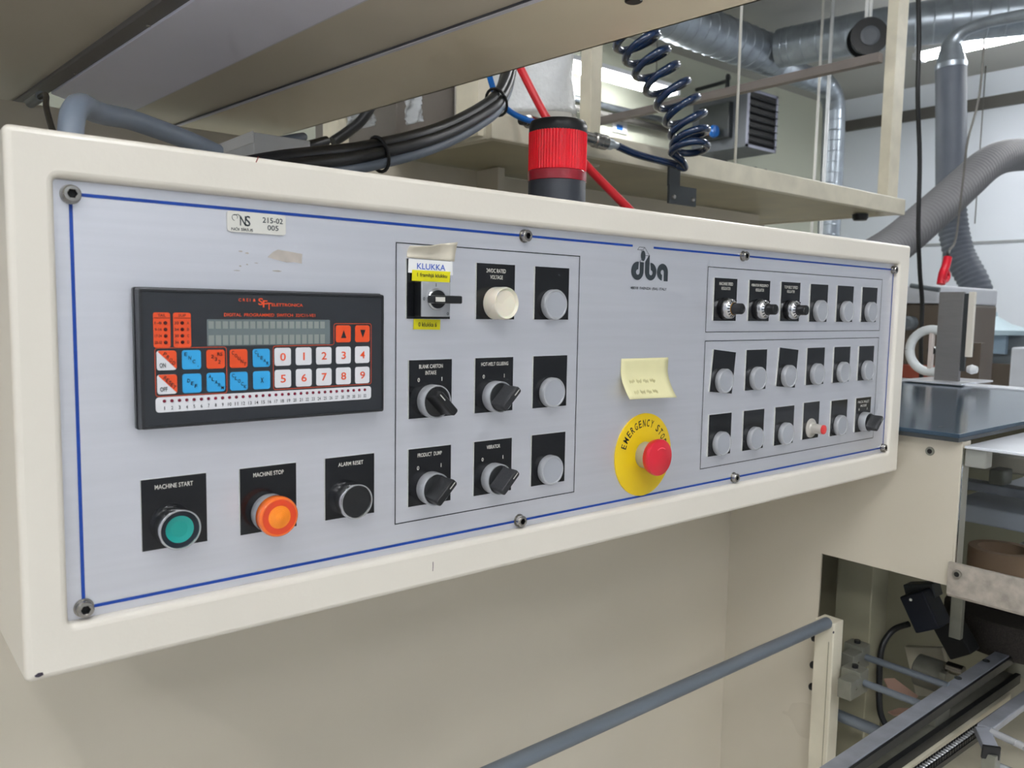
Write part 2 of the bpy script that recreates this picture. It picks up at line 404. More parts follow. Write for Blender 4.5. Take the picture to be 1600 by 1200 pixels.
for x, z, w, h in ((0.1038, -0.0283, 0.003, 0.0008), (0.1085, -0.0293, 0.0028, 0.0009), (0.104, -0.0385, 0.0018, 0.0008), (0.109, -0.0372, 0.0016, 0.0007), (0.128, -0.0408, 0.0075, 0.0008), (0.1, -0.0418, 0.005, 0.0004), (0.115, -0.036, 0.003, 0.0004)):
    g.flat([(x, z), (x + w * 0.6, z + h * 0.4), (x + w, z - h * 0.3), (x + w * 0.7, z - h), (x + w * 0.1, z - h * 0.7)], EY)
obj('glue_residue', g, GLUE, FP)

# cap screws
g = G(); sg = 36
g.lathe([(0.0060, 0.0), (0.0060, 0.0008), (0.0050, 0.0009), (0.0052, 0.0055), (0.0046, 0.0063), (0.0029, 0.0064)], seg=sg)
g.m[-1] = 0; g.f.pop(); g.m.pop()
hexv = [(0.0027 / max(abs(math.cos(((2 * PI * j / sg) % (PI / 3)) - PI / 6)), 0.5), 2 * PI * j / sg) for j in range(sg)]
o = len(g.v)
Lh = [[(0.0029 * math.cos(2 * PI * j / sg), -0.0064, 0.0029 * math.sin(2 * PI * j / sg)) for j in range(sg)],
      [(r * math.cos(a) * 0.93, -0.0062, r * math.sin(a) * 0.93) for r, a in hexv], [(r * math.cos(a) * 0.9, -0.003, r * math.sin(a) * 0.9) for r, a in hexv]]
g.loops(Lh[:2], False, False, 0); g.loops(Lh[1:], False, True, 1)
screw_me = None
for x in (0.0, 0.3640, 0.6968, 1.0650):
    for z in (-0.0003, -0.2597):
        if screw_me is None: screw_me = mesh_of('screw', g, [STEEL, DARK])
        obj('screw', screw_me, None, CP, local=(x, 0, z))

# legend plates and devices ------------------------------------------------
PW, PH, BZ = 0.0426, 0.0480, 0.0139        # plate width, height, button centre above the plate's lower edge
def plate_mesh(w=PW, h=PH, rot=0.0, skew=0.0):
    g = G(); pts = [(-w / 2, -BZ), (w / 2, -BZ), (w / 2, h - BZ), (-w / 2, h - BZ)]
    c, s = math.cos(rot), math.sin(rot); pts = [(x * c - z * s, x * s + z * c) for x, z in pts]
    g.flat(pts, -0.0018, 0)
    g.loops([[(p[0], 0, p[1]) for p in pts], [(p[0], -0.0018, p[1]) for p in pts]], m=1)
    return mesh_of('legend_plate', g, [PLATE, PLATE_EDGE])
PLATE_ME = plate_mesh()
def lettering(parent, c, lines, marks=False, h=PH):
    """lines: (text, x0 mm, x1 mm, top mm, height mm) measured from the plate's upper left corner"""
    if not lines and not marks: return
    g = G(); ox, oz = -PW / 2, h - BZ
    for t, a, b, top, hh in lines: g.text(t, ox + a / 1000, ox + b / 1000, oz - (top + hh) / 1000, oz - top / 1000, -0.0020)
    if marks:
        g.text('0', ox + 0.0082, ox + 0.0104, oz - 0.0180, oz - 0.0147, -0.0020)
        g.text('1', ox + 0.0316, ox + 0.0332, oz - 0.0180, oz - 0.0147, -0.0020)
    obj('lettering', g, WHITEINK, parent, local=c)
def base(name, gb, mats, c, label, lines=(), marks=False, plate=None):
    c = (c[0], 0, c[1])
    b = obj(name, gb, mats, CP, local=c); tag(b, label)
    obj('legend_plate', plate or PLATE_ME, None, b, local=c)
    lettering(b, c, lines, marks)
    return b, c
RING = [(0.0124, 0.0018), (0.0134, 0.0020), (0.0138, 0.0030), (0.0138, 0.0122), (0.0134, 0.0130), (0.0126, 0.0130), (0.0122, 0.0124), (0.0122, 0.0100)]
ring_me = mesh_of('bezel_ring', G().lathe(RING, seg=48), CHROME)
RINGS = [(0.0124, 0.0018), (0.0136, 0.0020), (0.0138, 0.0030), (0.0138, 0.0115), (0.0133, 0.0124), (0.0126, 0.0122), (0.0122, 0.0100)]
rings_me = mesh_of('satin_ring', G().lathe(RINGS, seg=48), CAPRIM)
col = [0.2638, 0.3312, 0.3979]; R1, R2, R3 = -0.0607, -0.1423, -0.2155
# machine start
b, c = base('push_button', ring_me, None, (0.0570, R3), 'green push button marked MACHINE START', [('MACHINE START', 8.6, 33.6, 4.3, 3.1)])
obj('black_insert', G().lathe([(0.0122, 0.0100), (0.0122, 0.0116), (0.0092, 0.0114)], seg=40, open1=True), TEALB, b, local=c)
obj('green_lens', G().lathe([(0.0093, 0.0105), (0.0093, 0.0114), (0.0085, 0.0112), (0.005, 0.0104), (0.0, 0.0101)], seg=40), TEAL, b, local=c)
# machine stop
b, c = base('indicator_button', rings_me, None, (0.1231, R3), 'amber illuminated button marked MACHINE STOP', [('MACHINE STOP', 9.8, 32.8, 4.1, 3.1)])
obj('amber_lens', G().lathe([(0.0136, 0.0110), (0.0144, 0.0122), (0.0146, 0.0180), (0.0142, 0.0198), (0.0134, 0.0205), (0.0126, 0.0205)], seg=48, open1=True), AMBER, b, local=c)
obj('amber_lens_ring', G().lathe([(0.0128, 0.0200), (0.0128, 0.0204), (0.0120, 0.0203), (0.0088, 0.0203), (0.0080, 0.0204)], seg=48, open1=True), AMBERD, b, local=c)
pr = []
for k in range(7):
    r = 0.0083 * (1 - k / 7); pr += [(r, 0.0203 + 0.0005 * k), (r - 0.0002, 0.0206 + 0.0005 * k)]
obj('amber_lens_centre', G().lathe(pr + [(0, 0.0236)], seg=40), AMBERC, b, local=c)
# alarm reset
b, c = base('push_button', ring_me, None, (0.1892, R3 + 0.0004), 'black push button marked ALARM RESET', [('ALARM RESET', 11.0, 32.6, 4.4, 3.1)])
obj('black_insert', G().lathe([(0.0122, 0.0100), (0.0120, 0.0114), (0.0, 0.0110)], seg=40), BLACK, b, local=c)
# blank caps
cap_g = G().lathe([(0.0132, 0.0018), (0.0139, 0.0022), (0.0140, 0.0030), (0.0140, 0.0074), (0.0135, 0.0083), (0.0122, 0.0084), (0.0118, 0.0080)], seg=48)
cap_me = mesh_of('blanking_cap', cap_g, CAPRIM)
capf_me = mesh_of('cap_face', G().lathe([(0.0119, 0.0076), (0.0118, 0.0080), (0.0, 0.0081)], seg=48), CAPGREY)
def blank(x, z, label, rot=0.0):
    b, c = base('blanking_cap', cap_me, None, (x, z), label, plate=plate_mesh(rot=rot) if rot else None)
    obj('cap_face', capf_me, None, b, local=c)
rowname = ['upper', 'middle', 'lower']
for z, n in ((R1, 'upper'), (R2, 'middle'), (R3, 'lower')):
    blank(col[2], z, 'grey blanking cap in the %s row beside the selector switches' % n)
rc = [0.6646 + 0.0668 * i for i in range(6)]
for i in (3, 4, 5): blank(rc[i], R1 - 0.0008, 'grey blanking cap right of the silver regulator dials')
for i in range(6): blank(rc[i], R2 - 0.0008, 'grey blanking cap in the middle row of the right group', {0: -0.100, 2: -0.090}.get(i, 0.0))
for i in (0, 1, 2, 4): blank(rc[i], R3, 'grey blanking cap in the lower row of the right group')
# selector switches
def selector(x, z, ang, label, lines, tex):
    b, c = base('selector_switch', rings_me, None, (x, z), label, lines, True)
    M = Matrix.Rotation(-ang, 4, 'Y')
    obj('knob_base', G().lathe([(0.0122, 0.0100), (0.0120, 0.0118), (0.0106, 0.0124), (0, 0.0124)], seg=40), BLACK, b, local=c)
    g = G()     # grip: bar across the knob, waisted, protruding
    L = []
    for h, hw, hl in ((0.0118, 0.0058, 0.0117), (0.0150, 0.0040, 0.0118), (0.0230, 0.0036, 0.0122), (0.0262, 0.0033, 0.0122), (0.0270, 0.0026, 0.0116)):
        L.append([tuple(M @ Vector((px, -h, pz))) for px, pz in rrect(-hw, hw, -hl, hl, min(hw * 0.6, 0.002), 3)])
    g.loops(L, False, True)
    obj('grip', g, tex, b, local=c)
    obj('pointer_line', G().add([tuple(M @ Vector(v)) for v in ((-0.0004, -0.02705, 0.004), (0.0004, -0.02705, 0.004), (0.0004, -0.02705, 0.011), (-0.0004, -0.02705, 0.011))], [(0, 1, 2, 3)]), WHITEINK, b, local=c)
selector(col[0], R2, PI / 4, 'selector switch marked BLANK CARTON INTAKE turned to 0', [('BLANK CARTON', 9.6, 33.2, 3.8, 3.3), ('INTAKE', 15.9, 26.7, 9.1, 3.3)], BLACK)
selector(col[1], R2, -PI / 4, 'selector switch marked HOT-MELT GLUEING turned to 1', [('HOT-MELT GLUEING', 6.3, 36.7, 3.9, 3.2)], BLACKTEX)
selector(col[0], R3, -PI / 4, 'selector switch marked PRODUCT DUMP turned to 1', [('PRODUCT  DUMP', 8.8, 33.0, 4.1, 3.3)], BLACK)
selector(col[1], R3, -PI / 4, 'selector switch marked VIBRATOR turned to 1', [('VIBRATOR', 13.7, 29.0, 4.3, 3.3)], BLACKTEX)
selector(rc[5] - 0.0002, R3 - 0.0003, -PI / 4, 'selector switch at the lower right corner of the face plate', [('PACK INLET', 5.0, 37.0, 4.0, 3.6), ('MODE', 13.0, 30.0, 9.6, 3.4)], BLACKTEX)
# 24 V lamp
b, c = base('indicator_lamp', G().lathe([(0.0136, 0.0018), (0.0142, 0.0022), (0.0142, 0.0060), (0.0138, 0.0080)], seg=48), LENSW, (col[1] + 0.0002, R1), 'cream indicator lamp marked 24VDC RATED VOLTAGE', [('24VDC RATED', 10.4, 32.0, 4.2, 3.5), ('VOLTAGE', 14.6, 28.7, 9.8, 3.4)])
obj('ribbed_lens', G().lathe([(0.0138, 0.0070), (0.0140, 0.0150), (0.0136, 0.0166)], seg=96, rib=0.02, open1=True), LENSW, b, local=c)
obj('lens_face', G().lathe([(0.0137, 0.0150), (0.0136, 0.0168), (0.0130, 0.0174), (0.0112, 0.0150), (0.007, 0.0118), (0, 0.0106)], seg=48), LENSW, b, local=c)
# regulator dials
for i, (t, a, e) in enumerate((('MACHINE SPEED', 8.5, 34.2), ('VIBRATOR FREQUENCY', 3.4, 39.2), ('TOP BELT SPEED', 6.2, 36.4))):
    b, c = base('regulator_dial', G().lathe([(0.0120, 0.0018), (0.0120, 0.0050), (0.0112, 0.0054)], seg=40), BLACK, (rc[i], R1 - 0.0003),
                'silver regulator dial with black knob marked ' + t, [(t, a, e, 4.4, 3.6), ('REGULATOR', (a + e) / 2 - 8.5, (a + e) / 2 + 8.5, 9.7, 3.5)])
    obj('silver_skirt', G().lathe([(0.0104, 0.0050), (0.0111, 0.0056), (0.0111, 0.0100), (0.0106, 0.0108), (0.0078, 0.0136), (0.0066, 0.0138)], seg=48), CHROME, b, local=c)
    g = G()
    for k in range(16):
        a2 = 2 * PI * k / 16; M = Matrix.Rotation(-a2, 4, 'Y')
        g.add([tuple(M @ Vector(v)) for v in ((0.0078, -0.01375, -0.0006), (0.0097, -0.0119, -0.0006), (0.0097, -0.0119, 0.0006), (0.0078, -0.01375, 0.0006))], [(0, 1, 2, 3)])
    obj('scale_marks', g, INK, b, local=c)
    obj('knob', G().lathe([(0.0068, 0.0130), (0.0068, 0.0150), (0.0060, 0.0155), (0.0060, 0.0238), (0.0054, 0.0248), (0.004, 0.0250), (0.0034, 0.0244), (0, 0.0243)], seg=48, rib=0.03), BLACK, b, local=c)
    if i == 0: obj('brass_collar', G().lathe([(0.0073, 0.0128), (0.0073, 0.0146), (0.0066, 0.0147)], seg=32), mat('brass', (176, 130, 60), 0.3, metal=0.9), b, local=c)
    obj('lock_lever', G().box(0.0085, 0.0125, -0.0105, -0.0075, 0.0045, 0.0065, 0.0006, M=Matrix.Rotation(-0.35, 4, 'Y')), BLACK, b, local=c)
# grey knob with red tip
b, c = base('potentiometer_knob', G().lathe([(0.0126, 0.0018), (0.0126, 0.0028), (0.0120, 0.0034), (0.0080, 0.0040), (0.0074, 0.0050), (0.0066, 0.0056), (0.0062, 0.0190)], seg=40), GREYKNOB, (0.8612, R3 + 0.0016), 'grey knob with red tip on a narrow black plate', plate=plate_mesh(0.0385))
obj('red_tip', G().lathe([(0.0061, 0.0186), (0.0060, 0.0208), (0.0050, 0.0214), (0, 0.0214)], seg=32), REDTIP, b, local=c)
# rotary cam switch under the stickers
b, c = base('rotary_switch', G().box(-0.0140, 0.0140, -0.0112, -0.0016, -0.0140, 0.0140, 0.0008, M=Matrix.Translation((0, 0, 0.0021))), BLACK, (0.2612, R1), 'rotary cam switch with silver front and black handle set between 1 and 0')
SW = Matrix.Translation((0, 0, 0.0021))
obj('silver_front', G().box(-0.0140, 0.0140, -0.0124, -0.0112, -0.0140, 0.0140, 0.0006, M=SW), CAPRIM, b, local=c)
obj('dial_ring', G().lathe([(0.0088, 0.0122), (0.0088, 0.0142), (0.0080, 0.0150), (0.0074, 0.0150)], c=(0, 0, 0.0021), seg=40), CHROME, b, local=c)
obj('dial', G().lathe([(0.0076, 0.0140), (0.0074, 0.0156), (0, 0.0158)], c=(0, 0, 0.0021), seg=32), BLACK, b, local=c)
obj('handle', G().box(-0.0105, 0.0165, -0.0262, -0.0150, -0.0012, 0.0052, 0.0011), BLACK, b, local=c)
obj('handle_mark', G().box(-0.0098, -0.0010, -0.0265, -0.0258, 0.0002, 0.0038), WHITEINK, b, local=c)
obj('position_lettering', G().text('1', -0.0008, 0.0004, 0.0123, 0.0150, -0.0126).text('0', -0.0126, -0.0108, 0.0010, 0.0036, -0.0126).text('0', 0.0106, 0.0126, -0.0106, -0.0082, -0.0126), INK, b, local=c)
# emergency stop
c = (0.5340, 0, -0.2155)
b = obj('emergency_stop', G().lathe([(0.0437, 0.0), (0.0437, 0.0014), (0.0434, 0.0016), (0, 0.0016)], seg=72), YELLOW, CP, local=c); tag(b, 'round yellow plate with red emergency stop mushroom button')
g = G(); word = 'EMERGENCY STOP'; rad = 0.0335
a0, a1 = math.radians(166), math.radians(14)
widths = {' ': 0.7, 'M': 1.25, 'I': 0.6}
tot = sum(widths.get(ch, 1.0) for ch in word); acc = 0
for ch in word:
    wd = widths.get(ch, 1.0); a = a0 + (a1 - a0) * ((acc + wd / 2) / tot); acc += wd
    if ch == ' ': continue
    hw = 0.0021 * (1.2 if ch == 'M' else 1.0)
    x, z = rad * math.cos(a), rad * math.sin(a)
    g.text(ch, x - hw, x + hw, z - 0.0039, z + 0.0039, -0.0018, rot=a - PI / 2)
obj('lettering', g, INK, b, local=c)
obj('collar', G().lathe([(0.0136, 0.0016), (0.0139, 0.0020), (0.0139, 0.0118), (0.0134, 0.0124), (0.0118, 0.0124)], seg=48), CAPRIM, b, local=c)
obj('neck', G().lathe([(0.0116, 0.0110), (0.0116, 0.0150)], seg=32), mat('dark_red_neck', (84, 14, 28), 0.4), b, local=c)
obj('mushroom_rim', G().lathe([(0.0128, 0.0140), (0.0176, 0.0152), (0.0184, 0.0190)], seg=90, rib=0.012), RED, b, local=c)
obj('mushroom_head', G().lathe([(0.0180, 0.0186), (0.0190, 0.0194), (0.0192, 0.0218), (0.0186, 0.0234), (0.0174, 0.0241), (0, 0.0250)], seg=60), RED, b, local=c)
pts = [(0.0102 * math.cos(a), -0.02482, 0.0102 * math.sin(a)) for a in [math.radians(55 + 70 * k / 10) for k in range(11)]]
obj('turn_mark', G().tube(pts, 0.0006, 6), mat('pink_emboss', (232, 84, 98), 0.4), b, local=c)

# programmable keypad -------------------------------------------------------
KD = obj('keypad_unit', G().prism(rrect(0.0335, 0.2150, -0.1475, -0.0552, 0.0015, 3), 0.0, -0.004).loops(
    [[(p[0], -0.004, p[1]) for p in rrect(0.0340, 0.2142, -0.1472, -0.0556, 0.0015, 3)],
     [(p[0], -0.0118, p[1]) for p in rrect(0.0346, 0.2130, -0.1466, -0.0562, 0.0015, 3)],
     [(p[0], -0.0124, p[1]) for p in rrect(0.0352, 0.2124, -0.1461, -0.0567, 0.0012, 3)],
     [(p[0], -0.0124, p[1]) for p in rrect(0.0366, 0.2110, -0.1449, -0.0579, 0.0010, 3)],
     [(p[0], -0.0116, p[1]) for p in rrect(0.0368, 0.2108, -0.1447, -0.0581, 0.0010, 3)]]), DEV, CP)
tag(KD, 'black keypad unit with display and orange, blue and white keys')
KY = -0.0117
obj('front_foil', G().prism(rrect(0.0367, 0.2109, -0.1448, -0.0580, 0.0010, 3), KY + 0.001, KY), DEVF, KD)
obj('display', G().prism(rrect(0.0771, 0.1671, -0.0934, -0.0755, 0.0008, 3), KY + 0.0002, KY - 0.0003), LCD, KD)
g = G()
for r, (z0, z1) in enumerate(((-0.0818, -0.0768), (-0.0928, -0.0862))):
    for k in range(18):
        x = 0.0780 + k * 0.00478; g.flat([(x, z0), (x + 0.0036, z0), (x + 0.0036, z1), (x, z1)], KY - 0.0005)
obj('display_cells', g, LCDC, KD)
kx = [0.0445, 0.0604, 0.0763, 0.0921, 0.1083]; KW, KH = 0.0124, 0.0128; kr = [(-0.1087, -0.0959), (-0.1243, -0.1115)]
def key(x, z0, z1, m, w=KW): return obj('key', G().loops([[(p[0], KY, p[1]) for p in rrect(x, x + w, z0, z1, 0.0017, 4)], [(p[0], KY - 0.0005, p[1]) for p in rrect(x + 0.0001, x + w - 0.0001, z0 + 0.0001, z1 - 0.0001, 0.0017, 4)]], False, True), m, KD)
keycol = [[KEYW, KEYB, ORANGE, ORANGE, KEYB], [KEYW, KEYB, KEYB, KEYB, KEYB]]
keytxt = [['PROD', 'ENC.', '232', 'COUNT', 'CLEAR'], ['RESET', 'DEF', 'ALARM', 'CLOCK', 'X']]
gi = G(); go = G()
for r in range(2):
    z0, z1 = kr[r]
    for i, x in enumerate(kx):
        key(x, z0, z1, keycol[r][i])
        t = keytxt[r][i]; n = len(t)
        if i == 0:
            tri = [(x + KW, z1 - 0.0017), (x + KW - 0.0005, z1 - 0.0005), (x + KW - 0.0017, z1), (x + 0.0014, z1), (x + 0.0006, z1 - 0.0006), (x + KW - 0.0004, z0 + 0.0008), (x + KW, z0 + 0.0016)]
            go.flat(tri, KY - 0.0007)
            for k, ch in enumerate(t):
                f = (k + 0.5) / n; cx, cz = x + KW * (0.34 + 0.58 * f), z1 - KH * (0.10 + 0.62 * f)
                gi.text(ch, cx - 0.0009, cx + 0.0009, cz - 0.0012, cz + 0.0012, KY - 0.0009, rot=-0.5)
            gi.text(('ON', 'OFF')[r], x + 0.0016, x + (0.0054, 0.0062)[r], z0 + 0.0018, z0 + 0.0048, KY - 0.0009)
        elif t == 'X':
            gi.text('X', x + 0.0052, x + 0.0074, z0 + 0.0046, z0 + 0.0082, KY - 0.0009)
        else:
            for k, ch in enumerate(t):
                f = (k + 0.5) / n; cx, cz = x + KW * (0.08 + 0.84 * f) if n > 3 else x + KW * (0.22 + 0.56 * f), z1 - KH * ((0.10 + 0.78 * f) if n > 3 else (0.28 + 0.44 * f))
                if ch == '.': gi.text(ch, cx - 0.0003, cx + 0.0003, cz - 0.0010, cz - 0.0004, KY - 0.0009)
                else: gi.text(ch, cx - 0.0009, cx + 0.0009, cz - 0.0012, cz + 0.0012, KY - 0.0009, rot=-0.12)
            if t == '232': gi.text('RS', x + 0.0072, x + 0.0106, z1 - 0.0042, z1 - 0.0018, KY - 0.0009)
for r in range(2):
    for i in range(5):
        x = 0.1241 + 0.01596 * i; z0, z1 = kr[r][0] + 0.0004, kr[r][1] + 0.0004
        key(x, z0, z1, KEYW, 0.0123)
        go.text(str(r * 5 + i), x + 0.0040, x + 0.0082, z0 + 0.0036, z0 + 0.0092, KY - 0.0008)
for x, up in ((0.1719, 1), (0.1880, -1)):
    key(x, -0.0923, -0.0796, ORANGE); cx, cz = x + 0.0062, -0.0860
    gi.flat([(cx - 0.0022, cz - 0.0030 * up), (cx + 0.0022, cz - 0.0030 * up), (cx, cz + 0.0030 * up)], KY - 0.0009)
obj('strip', G().prism(rrect(0.0433, 0.2017, -0.1361, -0.1262, 0.0022, 4), KY, KY - 0.0003), KEYW, KD)
led_me = mesh_of('indicator_led', G().lathe([(0.0011, 0.0), (0.0011, 0.0003), (0.0008, 0.0007), (0, 0.0008)], seg=12), LED)
for k in range(32):
    x = 0.0487 + k * 0.1475 / 31
    obj('indicator_led', led_me, None, KD, local=(x, KY - 0.0003, -0.1288))
    hw = 0.0006 if k < 9 else 0.0012
    gi.text(str(k + 1), x - hw, x + hw, -0.1346, -0.1322, KY - 0.0005)
ledd_me = mesh_of('indicator_led', G().lathe([(0.0012, 0.0), (0.0012, 0.0003), (0.0009, 0.0007), (0, 0.0008)], seg=12), LEDD)
for x0, x1, head, A, Bt in ((0.0430, 0.0535, 'TAIL', ['1-8', '9-16', '17-24', '25-32'], None), (0.0554, 0.0666, 'SUP', ['33', '34', '35', '36'], 'ABCD')):
    obj('legend_block', G().prism(rrect(x0, x1, -0.0939, -0.0713, 0.0014, 4), KY, KY - 0.0003), ORANGE, KD)
    gi.text(head, (x0 + x1) / 2 - 0.0024, (x0 + x1) / 2 + 0.0024, -0.0740, -0.0722, KY - 0.0005)
    gi.line([(x0 + 0.0003, -0.0748), (x1 - 0.0003, -0.0748)], 0.0003, KY - 0.0005)
    for k in range(4):
        z = -0.0780 - k * 0.0042
        gi.text(A[k], x0 + 0.0007, x0 + (0.0050 if Bt is None else 0.0033), z - 0.0009, z + 0.0009, KY - 0.0005)
        obj('indicator_led', ledd_me, None, KD, local=(x0 + (0.0074 if Bt is None else 0.0056), KY - 0.0003, z))
        if Bt: gi.text(Bt[k], x1 - 0.0026, x1 - 0.0013, z - 0.0009, z + 0.0009, KY - 0.0005)
go.text('C R E I  &', 0.0988, 0.1108, -0.0632, -0.0611, KY - 0.0003)
go.text('S', 0.1122, 0.1166, -0.0655, -0.0607, KY - 0.0003).text('F', 0.1158, 0.1194, -0.0671, -0.0622, KY - 0.00035).text('T', 0.1186, 0.1222, -0.0687, -0.0638, KY - 0.0004)
go.text('ELETTRONICA', 0.1224, 0.1458, -0.0662, -0.0641, KY - 0.0003)
go.text('DIGITAL  PROGRAMMED  SWITCH  32/C11-VE1', 0.0887, 0.1554, -0.0735, -0.0713, KY - 0.0003)
go.line(rrect(0.0435, 0.0899, -0.1256, -0.0942, 0.0018, 4), 0.00035, KY - 0.0003, closed=True)
def fillet(P, r, n=4):
    out = []; m = len(P)
    for i in range(m):
        a, b2, c2 = Vector(P[i - 1]), Vector(P[i]), Vector(P[(i + 1) % m]); u = (a - b2).normalized() * r; v = (c2 - b2).normalized() * r
        for k in range(n + 1):
            t = k / n; out.append(tuple((b2 + u) * (1 - t) ** 2 + b2 * 2 * t * (1 - t) + (b2 + v) * t * t))
    return out
go.line(fillet([(0.1231, -0.1251), (0.1231, -0.0942), (0.1704, -0.0940), (0.1704, -0.0783), (0.2018, -0.0783), (0.2018, -0.1245)], 0.0018), 0.00035, KY - 0.0003, closed=True)
obj('orange_lettering', go, ORANGE, KD); obj('black_lettering', gi, INK, KD)

# ------------------------------------------------------------------ stickers and notes on the face plate
t = obj('asset_tag', G().prism(rrect(0.0958, 0.1381, -0.0156, -0.0014, 0.0022, 4), -0.0004, -0.0014), TAGM)
tag(t, 'small silver inventory tag reading 215-02 005 at the top left', 'tag')
g = G().text('215-02', 0.1208, 0.1358, -0.0078, -0.0040, -0.0016).text('005', 0.1243, 0.1325, -0.0128, -0.0092, -0.0016).text('NÓI SÍRÍUS', 0.0985, 0.1138, -0.0146, -0.0122, -0.0016)
g.text('N', 0.1046, 0.1088, -0.0110, -0.0044, -0.0016).text('S', 0.1082, 0.1120, -0.0112, -0.0040, -0.0016)
g.line([(0.1012 + (0.0016 + 0.0007 * k / 20) * math.cos(-0.6 + k * 0.27), -0.0056 + (0.0013 + 0.0012 * k / 20) * math.sin(-0.6 + k * 0.27)) for k in range(20)], 0.00035, -0.0016)
g.line([(0.1003, -0.0042), (0.1030, -0.0036), (0.1052, -0.0046)], 0.0004, -0.0016)
obj('lettering', g, GREYINK, t)
g = G(); U, V = 10, 6; vs = []
for j in range(V + 1):
    for i in range(U + 1):
        u, v = i / U, j / V
        x = 0.2405 + 0.0465 * u + 0.002 * v * 0; z = -0.0258 + (0.0105 + 0.0060 * u) * v - 0.0009 * u
        curl = max(0, v - 0.35) ** 1.4 * (0.004 + 0.007 * math.sin(PI * (u * 0.9 + 0.15)))
        vs.append((x + 0.003 * v * math.sin(7 * u), -0.0012 - curl - (0.0035 * math.exp(-((u - 0.25 - 0.3 * v) / 0.09) ** 2) * v), z - 0.35 * curl))
g.add(vs, [(j * (U + 1) + i, j * (U + 1) + i + 1, (j + 1) * (U + 1) + i + 1, (j + 1) * (U + 1) + i) for j in range(V) for i in range(U)])
o = obj('torn_paper', g, TORN, ang=80); tag(o, 'torn strip of old cream paper curling above the KLUKKA label', 'paper')
sm = o.modifiers.new('thickness', 'SOLIDIFY'); sm.thickness = 0.0003; sm.offset = 0
def sticker(name, q4, y, m, label, rows, ink):
    o = obj(name, G().loops([[(p[0], y + 0.0004, p[1]) for p in q4], [(p[0], y, p[1]) for p in q4]], True, True), m); tag(o, label, 'label')
    g = G()
    for r in rows: g.text(r[0], r[1], r[2], r[3], r[4], y - 0.0002, rot=-0.01)
    obj('lettering', g, ink, o)
sticker('label_sticker', [(0.2408, -0.0377), (0.2846, -0.0383), (0.2841, -0.0269), (0.2412, -0.0266)], -0.0026, PAPER, 'white label with blue word KLUKKA above the rotary switch', [('KLUKKA', 0.2490, 0.2768, -0.0347, -0.0299)], BLUEINK)
sticker('label_sticker', [(0.2440, -0.0441), (0.2809, -0.0443), (0.2816, -0.0354), (0.2443, -0.0354)], -0.0032, YLAB, 'yellow label reading 1 framhjá klukku above the rotary switch', [('1 framhjá klukku', 0.2488, 0.2782, -0.0416, -0.0376)], INK)
sticker('label_sticker', [(0.2472, -0.0831), (0.2733, -0.0836), (0.2735, -0.0752), (0.2476, -0.0747)], -0.0010, YLAB, 'yellow label reading 0 klukka á below the rotary switch', [('0 klukka á', 0.2517, 0.2697, -0.0810, -0.0774)], INK)
g = G(); U, V = 8, 12; vs = []; vs2 = []
for j in range(V + 1):
    v = j / V
    y = -0.0005 - 0.0165 * max(0, (v - 0.30) / 0.7) ** 1.7; z = -0.1137 - 0.0395 * v + 0.003 * v * v * 0
    for i in range(U + 1):
        u = i / U; vs.append((0.4960 + 0.0733 * u - 0.0040 * v * v, y - 0.0015 * v * v * math.sin(PI * u) * -1, z - 0.0016 * u * v - 0.0005 * u))
g.add(vs, [(j * (U + 1) + i, (j + 1) * (U + 1) + i, (j + 1) * (U + 1) + i + 1, j * (U + 1) + i + 1) for j in range(V) for i in range(U)])
n1 = obj('sticky_note', g, NOTE, ang=80); tag(n1, 'pale yellow sticky note with faint pencil writing above the emergency stop', 'note')
sm = n1.modifiers.new('thickness', 'SOLIDIFY'); sm.thickness = 0.00025; sm.offset = 0
def note_pt(u, v):
    y = -0.0005 - 0.0165 * max(0, (v - 0.30) / 0.7) ** 1.7
    return (0.4960 + 0.0733 * u - 0.0040 * v * v, y + 0.0015 * v * v * math.sin(PI * u) - 0.0004, -0.1137 - 0.0395 * v - 0.0016 * u * v - 0.0005 * u)
g = G()
for v0, u0, u1, nw in ((0.58, 0.14, 0.72, 26), (0.84, 0.16, 0.70, 24)):
    for seg in range(4):
        pts = []
        for k in range(nw):
            u = u0 + (u1 - u0) * (seg + 0.8 * k / nw) / 4; v = v0 + 0.055 * math.sin(k * 1.9 + seg) * (1 if k % 3 else 0.5)
            pts.append(note_pt(u, v))
        g.tube(pts, 0.00016, 4)
obj('pencil_writing', g, PENCIL, n1)

# ------------------------------------------------------------------ warning beacon
bx, by = 0.541, 0.15
BC = thing('warning_beacon', 'red warning beacon with black cap standing on the control panel', 'beacon', (bx, by, 0.036))
obj('base', G().lathe([(0.0335, 0.036), (0.0335, 0.080), (0.033, 0.082)], (bx, by, 0), 'Z', 48), mat('slate_plastic', (52, 56, 64), 0.45), BC)
obj('ring', G().lathe([(0.0330, 0.0818), (0.0343, 0.0822), (0.0343, 0.0925), (0.0335, 0.0935)], (bx, by, 0), 'Z', 48), BEACONR, BC)
obj('lens', G().lathe([(0.0320, 0.0930), (0.0332, 0.0940), (0.0332, 0.1370), (0.0322, 0.1375)], (bx, by, 0), 'Z', 120, rib=0.02), BEACON, BC, ang=20)
obj('lamp_core', G().lathe([(0.022, 0.0930), (0.022, 0.137)], (bx, by, 0), 'Z', 40, rib=0.10), BEACONC, BC)
obj('cap', G().lathe([(0.0335, 0.1365), (0.0338, 0.1370), (0.0336, 0.1455), (0.0318, 0.1495), (0.0290, 0.1505), (0, 0.1508)], (bx, by, 0), 'Z', 48), BLACK, BC)

